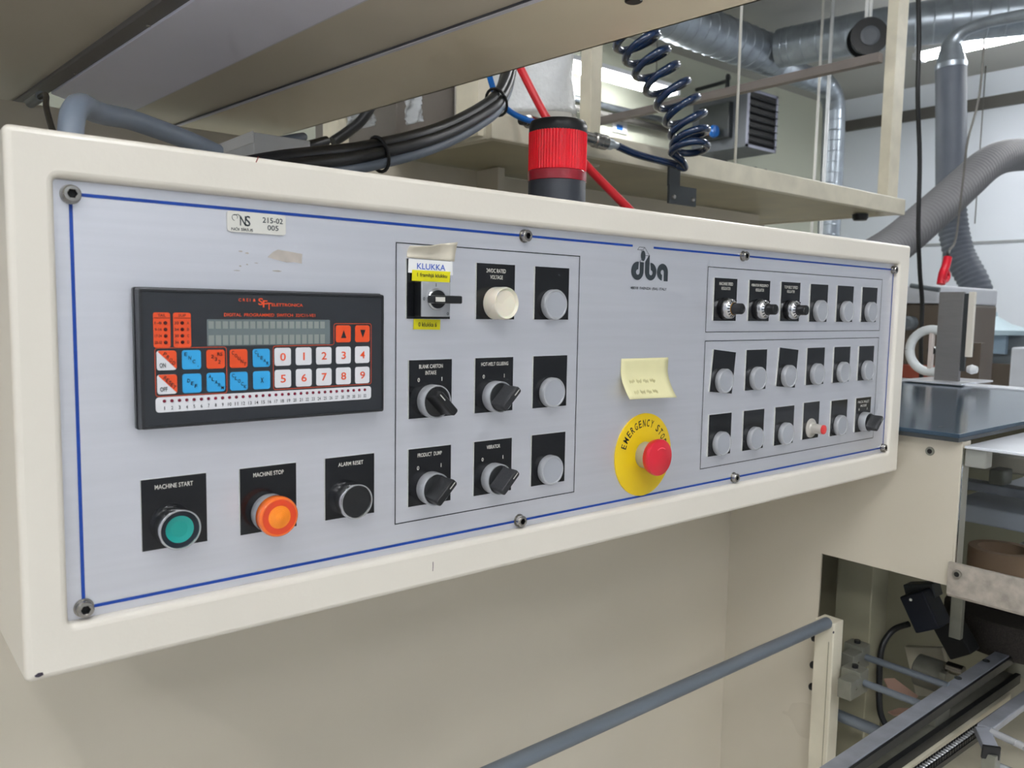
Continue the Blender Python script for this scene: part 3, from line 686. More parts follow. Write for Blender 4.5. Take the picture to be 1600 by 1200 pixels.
# ------------------------------------------------------------------ machine body around the panel
XF, YB = 1.12, 0.294
MB = thing('machine_housing', 'large cream machine housing behind and beside the control panel', 'machine', (0.4, 0.5, -LIFT))
obj('back_panel', G().box(-1.6, XF, YB, YB + 0.02, -LIFT, 0.02), CREAM2, MB)
side = [(YB, -LIFT), (YB, -0.2435), (-0.088, -0.2435), (-0.0895, -0.245), (-0.0855, -0.456), (-0.084, -0.4575), (0.1155, -0.4585), (0.1155, -LIFT)]
obj('side_panel', G().prism(side, XF, XF + 0.004, 'YZ'), CREAM2, MB)
obj('side_panel_fold', G().box(XF + 0.0005, XF + 0.03, -0.0895, -0.0865, -0.456, -0.2445, 0.0008), CREAM2, MB)
obj('panel_hole_rim', G().lathe([(0.0066, 0.0), (0.0062, -0.0015), (0.0036, -0.0015), (0.0034, 0.002)], at(1453, 705, X=XF - 0.0002), 'X', 24), BLOCKM, MB)
obj('panel_hole', G().lathe([(0.0036, -0.0012), (0.0034, -0.0013)], at(1453, 705, X=XF - 0.0002), 'X', 24), DARK, MB)
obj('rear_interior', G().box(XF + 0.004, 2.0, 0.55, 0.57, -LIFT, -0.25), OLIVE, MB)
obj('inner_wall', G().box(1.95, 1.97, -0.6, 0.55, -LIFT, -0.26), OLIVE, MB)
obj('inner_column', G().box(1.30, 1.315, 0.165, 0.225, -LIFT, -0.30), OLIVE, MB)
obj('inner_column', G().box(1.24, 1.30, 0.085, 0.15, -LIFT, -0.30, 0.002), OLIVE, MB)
obj('gap_shade', G().box(1.19, 1.20, 0.16, 0.20, -LIFT, -0.30), DARK, MB)  # solid black box stands in for the shaded gap beside the columns
# worktop
WT = thing('worktop_plate', 'glossy dark grey top plate on the machine right of the control panel', 'worktop', (1.5, 0.1, -0.2435))
obj('top', G().box(1.104, 1.95, -0.091, 0.60, -0.2375, -0.2315, 0.0006), TOPM, WT)
obj('edge_strip', G().box(1.104, 1.95, -0.090, 0.60, -0.2435, -0.2375), TOPE, WT)
obj('far_rim', G().box(1.95, 2.02, -0.091, 0.60, -0.2435, -0.2285, 0.001), ACRYTOP, WT)
p = at(1470, 667, Z=-0.2315)
obj('slot', G().box(p.x - 0.004, p.x + 0.004, p.y - 0.003, p.y + 0.003, -0.2318, -0.2313), DARK, WT)
# clear guard right of the side panel
GD = thing('clear_guard', 'clear acrylic guard with scuffed bracket at the right edge', 'guard', (1.125, -0.17, -0.47))
obj('pane', G().box(XF + 0.001, XF + 0.005, -0.30, -0.0905, -0.424, -0.2530), ACRYL, GD)
obj('top_sheet', G().box(XF - 0.001, XF + 0.32, -0.30, -0.0925, -0.2530, -0.2490, 0.001), ACRYTOP, GD)
obj('corner_block', G().box(XF + 0.006, XF + 0.03, -0.120, -0.0910, -0.280, -0.2535, 0.003), CREAM, GD)
obj('bracket', G().box(XF - 0.006, XF + 0.001, -0.30, -0.0835, -0.468, -0.4205, 0.0008), BRACK, GD)
p = at(1496, 897, X=XF - 0.006)
obj('bracket_screw', G().lathe([(0.0062, 0.0), (0.0060, -0.0030), (0.0036, -0.0032)], p, 'X', 24), STEEL, GD)
obj('screw_socket', G().lathe([(0.0037, -0.0032), (0.0036, -0.0033)], p, 'X', 12), DARK, GD)
obj('bracket_flange', G().box(XF - 0.001, XF + 0.03, -0.30, -0.0835, -0.472, -0.468), BRACK, GD)
# things inside the guard
p = at(1566, 880, X=1.24)
o = obj('tape_roll', G().lathe([(0.034, -0.030), (0.046, -0.030), (0.047, -0.028), (0.047, 0.022), (0.046, 0.024), (0.034, 0.024), (0.034, -0.030)], (p.x, p.y, p.z), 'Z', 48), CARD)
tag(o, 'brown cardboard tape roll behind the clear guard', 'tape roll')
o = obj('support_shelf', G().box(1.185, 1.7, -0.35, -0.05, p.z - 0.036, p.z - 0.030), BARM); tag(o, 'steel shelf under the brown tape roll', 'shelf')
o = obj('grey_carriage', G().box(1.36, 1.75, -0.36, 0.02, -0.415, -0.385, 0.003), LTGREY); tag(o, 'pale grey slide plate behind the tape roll inside the guard', 'slide plate')
CR = thing('cross_rail', 'dark cross rail with small clamps inside the clear guard', 'rail', (1.5, -0.1, -0.37))
obj('bar', G().box(1.40, 1.43, -0.40, 0.05, -0.368, -0.352, 0.002), BARM, CR)
for y in (-0.30, -0.24, -0.17, -0.10, -0.04): obj('clamp', G().box(1.40, 1.44, y - 0.012, y + 0.012, -0.352, -0.325, 0.003), BLOCKM if y != -0.24 else STEEL, CR)
o = obj('beige_beam', G().box(1.5, 1.54, -0.5, 0.2, -0.345, -0.315, 0.003), CREAM2); tag(o, 'cream beam above the clamps inside the clear guard', 'beam')

# ------------------------------------------------------------------ conveyor in front of the opening
o = obj('hand_rail', G().tube([(-1.2, 0.085, -0.5605), (1.093, 0.085, -0.5605)], 0.0095, 20), RAILM); tag(o, 'long round grey rail running below the control panel', 'rail')
SP = thing('support_post', 'cream square post holding the grey rail', 'post', (1.105, 0.09, -LIFT))
obj('post', G().box(1.092, 1.122, 0.072, 0.105, -LIFT, -0.558, 0.002), CREAMD, SP)
obj('joint_line', G().box(1.0915, 1.093, 0.0790, 0.0802, -LIFT, -0.59), OLIVE, SP)
for px, py in ((1249, 1010), (1245, 1054), (1241, 1090)):
    p = at(px, py, Y=0.106); obj('bolt', G().lathe([(0.006, -0.002), (0.006, -0.007), (0.004, -0.009)], (1.100, 0.104, p.z), 'Y', 16), BLACK, SP)
obj('set_screw', G().lathe([(0.002, 0.0), (0.002, 0.0008)], at(1302, 988, Y=0.0715), 'Y', 10), CHIP, SP)
def clampset(name, label, x, y, z, rodend, d):
    t = thing(name, label, 'clamp', (x, y, z - 0.02))
    obj('block', G().box(x - 0.045, x - 0.012, y - 0.012, y + 0.010, z - 0.016, z + 0.014, 0.001), BLOCKM, t)
    obj('clamp_block', G().box(x - 0.013, x + 0.015, y - 0.010, y + 0.022, z - 0.018, z + 0.020, 0.001), BLOCKM, t)
    obj('screw', G().lathe([(0.005, 0.020), (0.005, 0.025), (0.003, 0.025)], (x + 0.001, y + 0.006, z), 'Z', 16), BLACK, t)
    obj('screw', G().lathe([(0.002, 0.0), (0.0018, 0.0008)], (x - 0.028, y - 0.012, z), 'Y', 10), STEEL, t)
    r = obj('rod', G().tube([(x + 0.002, y - 0.008, z), (x + 0.002, rodend, z)], 0.0056, 16), RAILM, t)
clampset('rod_clamp', 'upper grey clamp with steel rod reaching to the conveyor bar', 1.195, 0.078, -0.640, -0.064, 1)
clampset('rod_clamp', 'lower grey clamp with steel rod reaching to the conveyor bar', 1.125, 0.045, -0.652, -0.056, 1)
p, q = at(1292, 1114, X=1.14), at(1390, 1150, X=1.14)
o = obj('cross_tube', G().tube([(1.14, 0.10, -0.729), (1.14, -0.08, -0.729)], 0.0095, 18), RAILM); tag(o, 'thick grey cross tube below the two clamped rods', 'tube')
# rails
def rail_between(name, label, cat, a, b, w, h, m, bev=0.0008):
    a, b = Vector(a), Vector(b); d = b - a; L = d.length; ang = math.atan2(d.y, d.x)
    M = Matrix.Translation((a + b) / 2) @ Matrix.Rotation(ang, 4, 'Z')
    o = obj(name, G().box(-L / 2, L / 2, -w / 2, w / 2, -h, 0, bev, M=M), m)
    return tag(o, label, cat), M, L
zr = -0.640
a = at(1300, 1200, Z=zr); b = at(1570, 1018, Z=zr); d = (b - a).normalized()
BR = thing('conveyor_bar', 'flat steel conveyor bar with screws, farthest from the camera', 'conveyor bar', (a + b) / 2)
ang = math.atan2(d.y, d.x); M0 = Matrix.Translation((a + b) / 2) @ Matrix.Rotation(ang, 4, 'Z'); L0 = (b - a).length + 0.30
M0 = M0 @ Matrix.Translation((-0.13, 0, 0))
obj('bar', G().box(-L0 / 2, L0 / 2 - 0.02, -0.011, 0.011, -0.008, 0, 0.0008, M=M0), BARM, BR)
obj('guide_strip', G().box(-L0 / 2, L0 / 2 - 0.02, -0.015, -0.011, -0.016, -0.002, 0.0005, M=M0), BLACK, BR)
obj('web', G().box(-L0 / 2, L0 / 2 - 0.04, -0.008, -0.002, -0.022, -0.008, M=M0), BLOCKM, BR)
for px, py in ((1541, 1033), (1497, 1060)):
    p = at(px, py, Z=zr); obj('screw', G().lathe([(0.0055, 0.0), (0.0055, 0.0015), (0.0035, 0.0016), (0.003, 0.0004)], (p.x, p.y, zr), 'Z', 16), TOPE, BR)
def chain(label, za, pa, pb, w, gap):
    a, b = at(*pa, Z=za), at(*pb, Z=za); d = b - a; L = d.length; M = Matrix.Translation((a + b) / 2) @ Matrix.Rotation(math.atan2(d.y, d.x), 4, 'Z')
    t = thing('conveyor_chain', label, 'chain', (a + b) / 2)
    obj('guide', G().box(-L / 2, L / 2, -w * 0.9, w * 0.9, -0.014, -0.006, M=M), BLACK, t)
    n = int(L / gap); link = None; gr = G(); gl = G()
    for k in range(n):
        x = -L / 2 + (k + 0.5) * gap
        gl.box(x - gap * 0.36, x + gap * 0.36, w * 0.45, w * 0.75, -0.006, 0.0, M=M).box(x - gap * 0.36, x + gap * 0.36, -w * 0.75, -w * 0.45, -0.006, 0.0, M=M)
        gr.tube([M @ Vector((x, -w * 0.45, -0.002)), M @ Vector((x, w * 0.45, -0.002))], gap * 0.27, 6)
    tag(obj('links', gl, BLACK, t), kind='stuff'); tag(obj('rollers', gr, RODM, t), kind='stuff')
    return M, L, t
chain('black roller chain beside the cream channel on the conveyor', -0.69, (1395, 1230), (1625, 1068), 0.0085, 0.0080)
rail_between('conveyor_channel', 'cream channel strip between the chain and the dark belt', 'conveyor channel', at(1395, 1205, Z=-0.698), at(1570, 1080, Z=-0.698), 0.020, 0.01, CREAMD)
BL = thing('conveyor_belt', 'thin dark belt edge running between the steel bar and the chain', 'belt', at(1480, 1125, Z=-0.680))
a, b = at(1340, 1225, Z=-0.680), at(1590, 1052, Z=-0.680); d = b - a; M = Matrix.Translation((a + b) / 2) @ Matrix.Rotation(math.atan2(d.y, d.x), 4, 'Z'); L = d.length
obj('belt', G().box(-L / 2, L / 2, -0.005, 0.003, -0.016, 0, M=M), RUB, BL)
obj('side_plate', G().box(-L / 2, L / 2, 0.003, 0.024, -0.014, -0.004, M=M), BLOCKM, BL)
obj('bearing_block', G().box(-0.03, 0.02, 0.006, 0.022, -0.004, 0.020, 0.002, M=M), BLOCKM, BL)
CB = thing('clamp_frame', 'bent grey bar with black end cap and chrome rod in the lower right corner', 'frame', at(1535, 1150, Z=-0.655))
a, b = at(1540, 1133, Z=-0.655), at(1660, 1045, Z=-0.655); d = b - a; M = Matrix.Translation((a + b) / 2) @ Matrix.Rotation(math.atan2(d.y, d.x), 4, 'Z'); L = d.length
obj('bar', G().box(-L / 2 - 0.004, L / 2, -0.010, 0.010, -0.012, 0, 0.002, M=M), BARM, CB)
c1 = at(1536, 1138, Z=-0.655); c2 = c1 + Vector((-0.030, -0.022, -0.006)); d = c2 - c1
M2 = Matrix.Translation((c1 + c2) / 2) @ Matrix.Rotation(math.atan2(d.y, d.x), 4, 'Z') @ Matrix.Rotation(0.16, 4, 'Y')
obj('bent_arm', G().box(-d.length / 2 - 0.004, d.length / 2, -0.010, 0.010, -0.012, 0, 0.002, M=M2), BARM, CB)
obj('end_cap', G().box(d.length / 2, d.length / 2 + 0.004, -0.0115, 0.0115, -0.020, 0.001, 0.001, M=M2), BLACK, CB)
obj('drop_leg', G().box(c2.x - 0.004, c2.x + 0.016, c2.y - 0.008, c2.y + 0.010, -0.85, c2.z - 0.012, 0.001), BLOCKM, CB)
a, b = at(1549, 1143, Z=-0.657), at(1640, 1185, Z=-0.657)
obj('chrome_rod', G().tube([a, b], 0.0052, 16), RODM, CB)
a, b = at(1543, 1190, Z=-0.70), at(1620, 1222, Z=-0.70)
obj('chrome_rod', G().tube([a, b], 0.0052, 16), RODM, CB)
o = obj('base_plate', G().box(1.13, 1.9, -0.6, 0.06, -0.80, -0.79), CREAMD); tag(o, 'cream bed plate below the conveyor rails', 'plate')
# sensor, roller, motor, cartons inside the opening
SN = thing('sensor_block', 'dark navy sensor block tilted inside the machine opening', 'sensor', at(1450, 960, X=1.30))
Mx = lambda px, py, X, r: Matrix.Translation(at(px, py, X=X)) @ Matrix.Rotation(r, 4, 'X')
obj('block', G().box(-0.02, 0.03, -0.022, 0.022, -0.032, 0.032, 0.003, M=Mx(1444, 953, 1.30, -0.52)), SENSOR, SN)
obj('mount', G().box(0.0, 0.04, -0.020, 0.020, -0.030, 0.030, 0.003, M=Mx(1486, 1000, 1.33, -0.60)), DARK, SN)
obj('bracket', G().box(-0.01, 0.02, -0.026, 0.026, -0.012, 0.012, 0.002, M=Mx(1440, 922, 1.32, -0.3)), TOPE, SN)
obj('lamp', G().lathe([(0.0026, 0.0), (0.0022, -0.002), (0, -0.003)], at(1423, 937, X=1.277), 'X', 12), mat('sensor_lamp', (235, 235, 225), 0.3), SN)
pts = smooth_path([at(1420, 975, X=1.29), at(1395, 985, X=1.29), at(1378, 1012, X=1.27), at(1374, 1060, X=1.26), at(1375, 1110, X=1.25), at(1385, 1135, X=1.25)], 6)
o = obj('sensor_cable', G().tube(pts, 0.0052, 10), RUB); tag(o, 'black cable curving down from the navy sensor', 'cable')
BRU = thing('brush_roller', 'dark round brush roller below the scuffed bracket', 'roller', at(1570, 985, X=1.30))
obj('brush', G().lathe([(0.02, -0.03), (0.125, -0.03), (0.13, -0.02), (0.13, 0.02), (0.125, 0.03), (0.02, 0.03)], at(1600, 975, X=1.53), 'Z', 64), ROLLER, BRU)
obj('hub', G().lathe([(0.03, -0.09), (0.03, 0.05)], at(1600, 975, X=1.53), 'Z', 24), BLOCKM, BRU)
o = obj('guard_leg', G().box(-0.006, 0.006, -0.009, 0.009, -0.045, 0.035, 0.001, M=Matrix.Translation(at(1496, 955, X=1.28))), BLOCKM); tag(o, 'short pale grey upright beside the navy sensor', 'bracket')
MT = thing('drive_motor', 'small grey motor drum behind the upper rod', 'motor', at(1462, 1060, X=1.40))
obj('drum', G().lathe([(0.02, 0.03), (0.028, 0.028), (0.028, -0.03), (0.02, -0.034)], at(1462, 1055, X=1.36), 'Y', 32), BLOCKM, MT)
obj('end_plate', G().box(-0.02, 0.02, -0.006, 0.006, -0.02, 0.025, 0.002, M=Matrix.Translation(at(1478, 1068, X=1.34))), BLOCKM, MT)
obj('adjuster', G().lathe([(0.010, 0.016), (0.010, -0.01), (0.006, -0.014)], at(1490, 1045, X=1.34), 'Y', 20), STEEL, MT)
for i, (px, py, r, lb) in enumerate(((1408, 1078, 0.5, 'pinkish carton blank below the upper rod'), (1418, 1112, -0.3, 'crumpled carton blank below the lower rod'))):
    M = Matrix.Translation(at(px, py, X=1.30)) @ Matrix.Rotation(r, 4, 'X') @ Matrix.Rotation(0.4, 4, 'Z')
    o = obj('carton_blank', G().prism([(-0.03, -0.012), (0.015, -0.02), (0.032, 0.0), (0.022, 0.018), (-0.02, 0.016)], -0.001, 0.001, 'XY'), PINK, loc=(0, 0, 0))
    for v in o.data.vertices: v.co = M @ (Matrix.Rotation(PI / 2, 4, 'Z') @ v.co)
    tag(o, lb, 'carton', None)
o = obj('inner_flap', G().box(-0.006, 0.006, -0.04, 0.03, -0.09, 0.0, 0.001, M=Matrix.Translation(at(1440, 1010, X=1.42)) @ Matrix.Rotation(-0.3, 4, 'X')), CREAMD); tag(o, 'cream flap behind the navy sensor', 'flap')

# ------------------------------------------------------------------ overhead hood (long bent sheets running over the panel)
HZ = 0.28
def edge(pa, pb, z, y0, y1):
    a, b = at(*pa, Z=z), at(*pb, Z=z); k = (b.x - a.x) / (b.y - a.y)
    return [Vector((a.x + k * (y - a.y), y, z)) for y in (y0, y1)]
HD = thing('overhead_hood', 'overhead machine hood of long bent cream and grey sheets', 'hood', (0.3, 0.5, HZ))
def sheet(name, A, Bq, m, th=0.004):
    g = G(); lo = [A[0], A[1], Bq[1], Bq[0]]; hi = [p + Vector((0, 0, th)) for p in lo]
    g.loops([lo, hi], True, True); return obj(name, g, m, HD)
e1 = lambda z, y0, y1: edge((100, 134), (303, 2), z, y0, y1)
e2 = lambda z, y0, y1: edge((187.5, 184), (570, 2), z, y0, y1)
e3 = lambda z, y0, y1: edge((253, 205), (840, 0), z, y0, y1)
e4 = lambda z, y0, y1: edge((503, 194), (1190, 0), z, y0, y1)
off = lambda E, dx, dz=0: [p + Vector((dx, 0, dz)) for p in E]
E1 = e1(HZ, -0.06, 1.02); E2 = e2(HZ, -0.06, 1.15); E3 = e3(HZ, -0.06, 1.6); E4 = e4(HZ, -0.06, 1.6)
E1l = e1(HZ, -0.06, 2.2)
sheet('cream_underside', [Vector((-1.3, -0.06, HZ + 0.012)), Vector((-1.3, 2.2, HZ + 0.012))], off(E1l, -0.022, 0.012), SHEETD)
sheet('dark_flange', off(E1l, -0.022, 0.004), off(E1l, 0.0, 0.004), mat('hood_flange', (104, 100, 98), 0.5), 0.010)
sheet('grey_underside', E1, off(E2, -0.0015), SHEETG)
sheet('bright_lip', off(E2, -0.0015), off(E2, 0.0010), SHEETL)
# recessed strip: rises behind the grey sheet and comes back to the lip
E3u = off(E3, -0.004, 0.0)
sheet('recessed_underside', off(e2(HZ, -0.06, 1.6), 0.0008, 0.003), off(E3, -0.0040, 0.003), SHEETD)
sheet('dark_joint', off(E3, -0.0040, 0.0005), off(E3, -0.0025, 0.0005), mat('hood_joint', (70, 70, 76), 0.5))
sheet('bright_lip', off(E3, -0.0025, -0.001), off(E3, 0.0035, -0.001), SHEETL)
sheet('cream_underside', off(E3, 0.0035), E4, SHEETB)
g = G(); g.loops([[E4[0], E4[1], E4[1] + Vector((0, 0, 0.12)), E4[0] + Vector((0, 0, 0.12))], [p + Vector((-0.003, 0, 0)) for p in (E4[0], E4[1], E4[1] + Vector((0, 0, 0.12)), E4[0] + Vector((0, 0, 0.12)))]], True, True)
obj('side_sheet', g, SHEETB, HD)
for px, py in ((232, 40), (118, 115)):
    p = at(px, py, Z=HZ + 0.004); obj('rivet', G().lathe([(0.003, 0.0), (0.0025, -0.0012), (0, -0.0018)], (p.x, p.y, HZ + 0.004), 'Z', 10), STEEL, HD)
p = at(990, -2, Z=HZ); obj('hole_shade', G().lathe([(0.010, 0.0), (0.010, -0.003), (0.008, -0.004)], (p.x, p.y, HZ), 'Z', 16), BLACK, HD)  # black disc stands in for the darkness of a hole in the sheet

# ------------------------------------------------------------------ raised tray platform behind the panel
TY = 0.70
TP = thing('raised_tray', 'cream raised tray platform with posts behind the control panel', 'platform', (1.7, 1.2, 0.262))
ztb, ztt = 0.262, 0.305
xc = 0.876; xr = 2.60; ybk = 1.95
obj('front_rim', G().box(xc, xr, TY, TY + 0.02, ztb - 0.002, ztt + 0.006, 0.003), CREAMD, TP)
k = (0.785 - 0.817) / (1.138 - 0.738)
def bx2(x, y): return x + k * (y - TY)
lo = [(xc, TY + 0.02), (xc + 0.022, TY + 0.02), (bx2(xc, ybk) + 0.022, ybk), (bx2(xc, ybk), ybk)]
obj('side_rim', G().prism(lo, ztb, ztt, 'XY'), CREAMD, TP)
obj('end_rim', G().box(xr - 0.02, xr, TY, ybk, ztb, ztt, 0.002), CREAMD, TP)
obj('deck', G().prism([(xc + 0.01, TY + 0.01), (xr - 0.01, TY + 0.01), (xr - 0.01, ybk), (bx2(xc, ybk) + 0.01, ybk)], ztb + 0.004, ztb + 0.010, 'XY'), mat('deck_olive', (176, 168, 140), 0.45, metal=0.0, var=0.15, scale=6), TP)
def post(pl, pr_, ptop, Y, z0, name='post', m=CREAMD, dep=0.04):
    a, b = at(pl[0], pl[1], Y=Y), at(pr_[0], pr_[1], Y=Y)
    return obj(name, G().box(a.x, b.x, Y, Y + dep, z0, ptop, 0.002), m, TP)
# posts bolted to the side rim
def side_post(px0, px1, py, z1=1.3):
    # face towards -X on the rim's outer side
    f = lambda x, y: at(x, y, X=xc - 0.012)
    a, b = f(px0, py), f(px1, py)
    x = bx2(xc, b.y) - 0.012
    a, b = at(px0, py, X=x), at(px1, py, X=x)
    o = obj('post', G().box(x, x + 0.03, b.y, a.y, ztb + 0.005, z1, 0.002), CREAMD, TP)
    for dz in (0.02,):
        for s in (0.3, 0.7):
            obj('bolt', G().lathe([(0.006, 0.0), (0.006, -0.005), (0.004, -0.006)], (x, b.y + (a.y - b.y) * s, ztb + 0.02), 'X', 12), STEEL, TP)
side_post(504, 528, 215); side_post(712, 747, 160)
post((923, 150), (940, 150), 1.3, 0.78, ztb, dep=0.035)
post((1396, 150), (1412, 150), 1.5, TY + 0.02, ztb, dep=0.035)
p, q = at(1400, 88, Y=0.80), at(880, 198, Y=2.3)
obj('top_rail', G().box(2.475, 2.505, 0.756, ybk + 0.3, 0.735, 0.765, 0.002), mat('rail_brown_grey', (120, 112, 108), 0.5), TP)
obj('foot', G().lathe([(0.025, 0), (0.025, -0.012), (0.02, -0.02)], (2.50, 0.80, ztb), 'Z', 24), BLACK, TP)
# lower housing under the tray
LH = thing('lower_housing', 'cream housing seen below the raised tray above the control panel', 'machine', (1.2, 1.2, 0.0))
pc = at(745, 267, Z=ztb)
obj('rear_face', G().box(-0.2, pc.x, pc.y, pc.y + 0.02, -0.6, ztb - 0.001), CREAM2, LH)
obj('side_face', G().box(pc.x, pc.x + 0.02, TY + 0.25, pc.y, -0.6, ztb - 0.001), CREAM2, LH)
obj('front_face', G().box(pc.x + 0.02, 2.3, TY + 0.35, TY + 0.37, -0.6, ztb - 0.001), CREAM2, LH)
p = at(1070, 285, Y=TY - 0.02)
HB = thing('hose_bracket', 'small dark steel bracket hanging below the tray rim', 'bracket', p)
obj('upper_plate', G().box(p.x - 0.045, p.x - 0.005, TY - 0.010, TY - 0.004, 0.225, 0.285), TOPE, HB)
obj('lower_plate', G().box(p.x - 0.045, p.x + 0.055, TY - 0.012, TY - 0.006, 0.185, 0.228), TOPE, HB)
for s in (-0.035, 0.035): obj('bolt', G().lathe([(0.006, 0), (0.005, 0.004), (0.002, 0.005)], (p.x + 0.005 + s, TY - 0.012, 0.200), 'Y', 10), STEEL, HB)

# hoses, cables
def hose(name, label, pts, r, m, cat='hose', n=8, seg=12):
    o = obj(name, G().tube(smooth_path(pts, n), r, seg), m); return tag(o, label, cat)
hose('air_hose', 'red air hose passing behind the warning beacon', [at(800, 80, Y=0.66), at(818, 116, Y=0.65), at(838, 155, Y=0.63), at(858, 190, Y=0.61), at(890, 228, Y=0.57), at(925, 268, Y=0.52), at(972, 316, Y=0.46), at(1000, 345, Y=0.42)], 0.0078, HOSER)
hose('air_hose', 'short bright blue air hose plugged into the tray coupling', [at(762, 105, Y=0.62), at(768, 130, Y=0.62), at(778, 155, Y=0.62), at(798, 175, Y=0.62), at(822, 187, Y=0.62), at(838, 190, Y=0.63)], 0.0055, HOSEB)
cpl = thing('hose_coupling', 'steel hose coupling on the tray rim left of the beacon', 'coupling', at(840, 190, Y=0.64))
a, b = at(818, 188, Y=0.63), at(850, 196, Y=0.64); obj('body', G().tube([a, a.lerp(b, 0.2), a.lerp(b, 0.21), b], 0.012, 16, radii=[0.008, 0.008, 0.0125, 0.0125]), STEEL, cpl)
obj('collar', G().tube([a - (b - a) * 0.1, a.lerp(b, 0.05)], 0.0095, 14), BLACK, cpl)
cp2 = thing('hose_coupling', 'steel hose coupling on the tray rim right of the beacon', 'coupling', at(935, 218, Y=0.66))
a, b = at(900, 211, Y=0.665), at(968, 229, Y=0.665)
obj('body', G().tube([a, a.lerp(b, 0.38), a.lerp(b, 0.40), a.lerp(b, 0.66)], 0.012, 18, radii=[0.013, 0.013, 0.0155, 0.0155]), STEEL, cp2)
obj('tip', G().tube([a.lerp(b, 0.66), a.lerp(b, 0.80), a.lerp(b, 0.82), b], 0.01, 16, radii=[0.012, 0.012, 0.008, 0.007]), mat('nickel', (196, 204, 208), 0.3, metal=0.8), cp2)
# coiled hose
ctr = smooth_path([at(x, y, Y=0.60) for x, y in ((988, 52), (996, 65), (1011, 87), (1025, 109), (1041, 133), (1057, 156), (1069, 180), (1076, 202), (1078, 222), (1076, 240))], 16)
U0, U1, U2 = CAM_R.col[0], CAM_R.col[1], CAM_R.col[2]
pts = []; N = len(ctr)
for i in range(N * 2 - 1):
    f = i / (2 * N - 2); cc = ctr[i // 2].lerp(ctr[min(i // 2 + 1, N - 1)], (i % 2) / 2)
    a = 2 * PI * 8.6 * f - 0.6; rr = 0.041; w = max(0.0, (f - 0.72) / 0.28)
    pts.append(cc + (U0 * 0.92 + U1 * (0.40 - 0.45 * w)) * (rr * math.cos(a)) + (U2 + U1 * 0.25 * w) * (rr * math.sin(a)))
tail = smooth_path([pts[-1], at(1064, 250, Y=0.62), at(1070, 262, Y=0.63), at(1062, 261, Y=0.635), at(1050, 256, Y=0.645), at(1000, 243, Y=0.655), at(966, 229, Y=0.662)], 8)
o = obj('coiled_hose', G().tube(pts + tail[1:], 0.0082, 10), HOSED, ang=60); tag(o, 'dark navy coiled air hose hanging in front of the tray', 'hose')
# cable bundle
path = [at(380, 275, Y=0.36), at(440, 264, Y=0.36), at(500, 256, Y=0.38), at(548, 250, Y=0.40), at(593, 241, Y=0.41), at(650, 227, Y=0.43), at(702, 208, Y=0.46), at(748, 183, Y=0.49), at(775, 162, Y=0.51), at(790, 135, Y=0.54), at(797, 105, Y=0.57), at(799, 75, Y=0.60)]
CBN = thing('cable_bundle', 'bundle of black and grey cables tied together above the control panel', 'cables', path[3])
for (dy, dz), m, r in (((0.0, 0.013), RUB, 0.0088), ((-0.006, 0.002), RUB, 0.0088), ((0.012, 0.0), RUB, 0.0085), ((-0.004, -0.012), RUBG, 0.0075)):
    obj('cable', G().tube(smooth_path([p + Vector((0, dy, dz)) for p in path], 8), r, 12), m, CBN)
for i in (4.0, 8.1):
    sp = smooth_path(path, 10); k2 = int(i * 10); c0 = sp[k2]; t0 = (sp[k2 + 1] - sp[k2 - 1]).normalized(); u = Vector((0, 0, 1)); u = (u - t0 * u.dot(t0)).normalized(); w2 = t0.cross(u)
    ring = [c0 + (u * math.cos(a) * 0.0228 + w2 * math.sin(a) * 0.0178) + Vector((0, 0.002, 0)) for a in [2 * PI * q2 / 20 for q2 in range(21)]]
    obj('cable_tie', G().tube(ring + [ring[0] + Vector((0.004, -0.004, -0.03))] if i < 4 else G and ring, 0.0024, 6), RUB, CBN)
# grey conduit loop at the left
hose('grey_conduit', 'thick grey conduit looping out of the panel top at the left', [at(110, 262, Y=0.10), at(110, 225, Y=0.10), at(112, 190, Y=0.105), at(118, 170, Y=0.115), at(128, 164, Y=0.13), at(140, 170, Y=0.15), at(160, 178, Y=0.17), at(200, 186, Y=0.20), at(250, 203, Y=0.22), at(300, 222, Y=0.24), at(340, 240, Y=0.25)], 0.0088, RUBG, 'conduit')
hose('metal_conduit', 'thin silver conduit fixed under the hood at the far left', [at(6, 190, Z=0.262), at(64, 150, Z=0.262)], 0.008, GALV, 'conduit', 4)
hose('wire', 'thin dark wire hanging from the silver conduit', [at(62, 152, Y=0.5), at(72, 148, Y=0.48), at(72, 165, Y=0.42), at(78, 190, Y=0.36), at(86, 215, Y=0.30)], 0.003, RUB, 'wire', 6, 8)
# small junction box and loops at the left below the hood
JB = thing('junction_box', 'white junction box below the hood with cables beside it', 'box', at(350, 230, Y=0.62))
p = at(396, 206, Y=0.62)
obj('body', G().box(p.x, p.x + 0.09, 0.62, pc.y - 0.002, p.z - 0.12, p.z, 0.002), FIXT, JB)
obj('lid', G().box(p.x - 0.003, p.x, 0.618, pc.y - 0.002, p.z - 0.016, p.z + 0.001, 0.001), PAPER, JB)
hose('wire', 'blue grey cable loop beside the white junction box', [at(398, 228, Y=0.66), at(430, 222, Y=0.66), at(460, 216, Y=0.66), at(474, 214, Y=0.68)], 0.007, RUBG, 'wire', 6)
hose('wire', 'black cable loop below the blue grey one', [at(395, 236, Y=0.68), at(440, 236, Y=0.68), at(480, 228, Y=0.70), at(510, 220, Y=0.72)], 0.008, RUB, 'wire', 6)
hose('wire', 'black cable arching between the tray posts', [at(520, 222, Y=1.1), at(545, 205, Y=1.1), at(565, 188, Y=1.1), at(580, 165, Y=1.1)], 0.012, RUB, 'wire', 6)
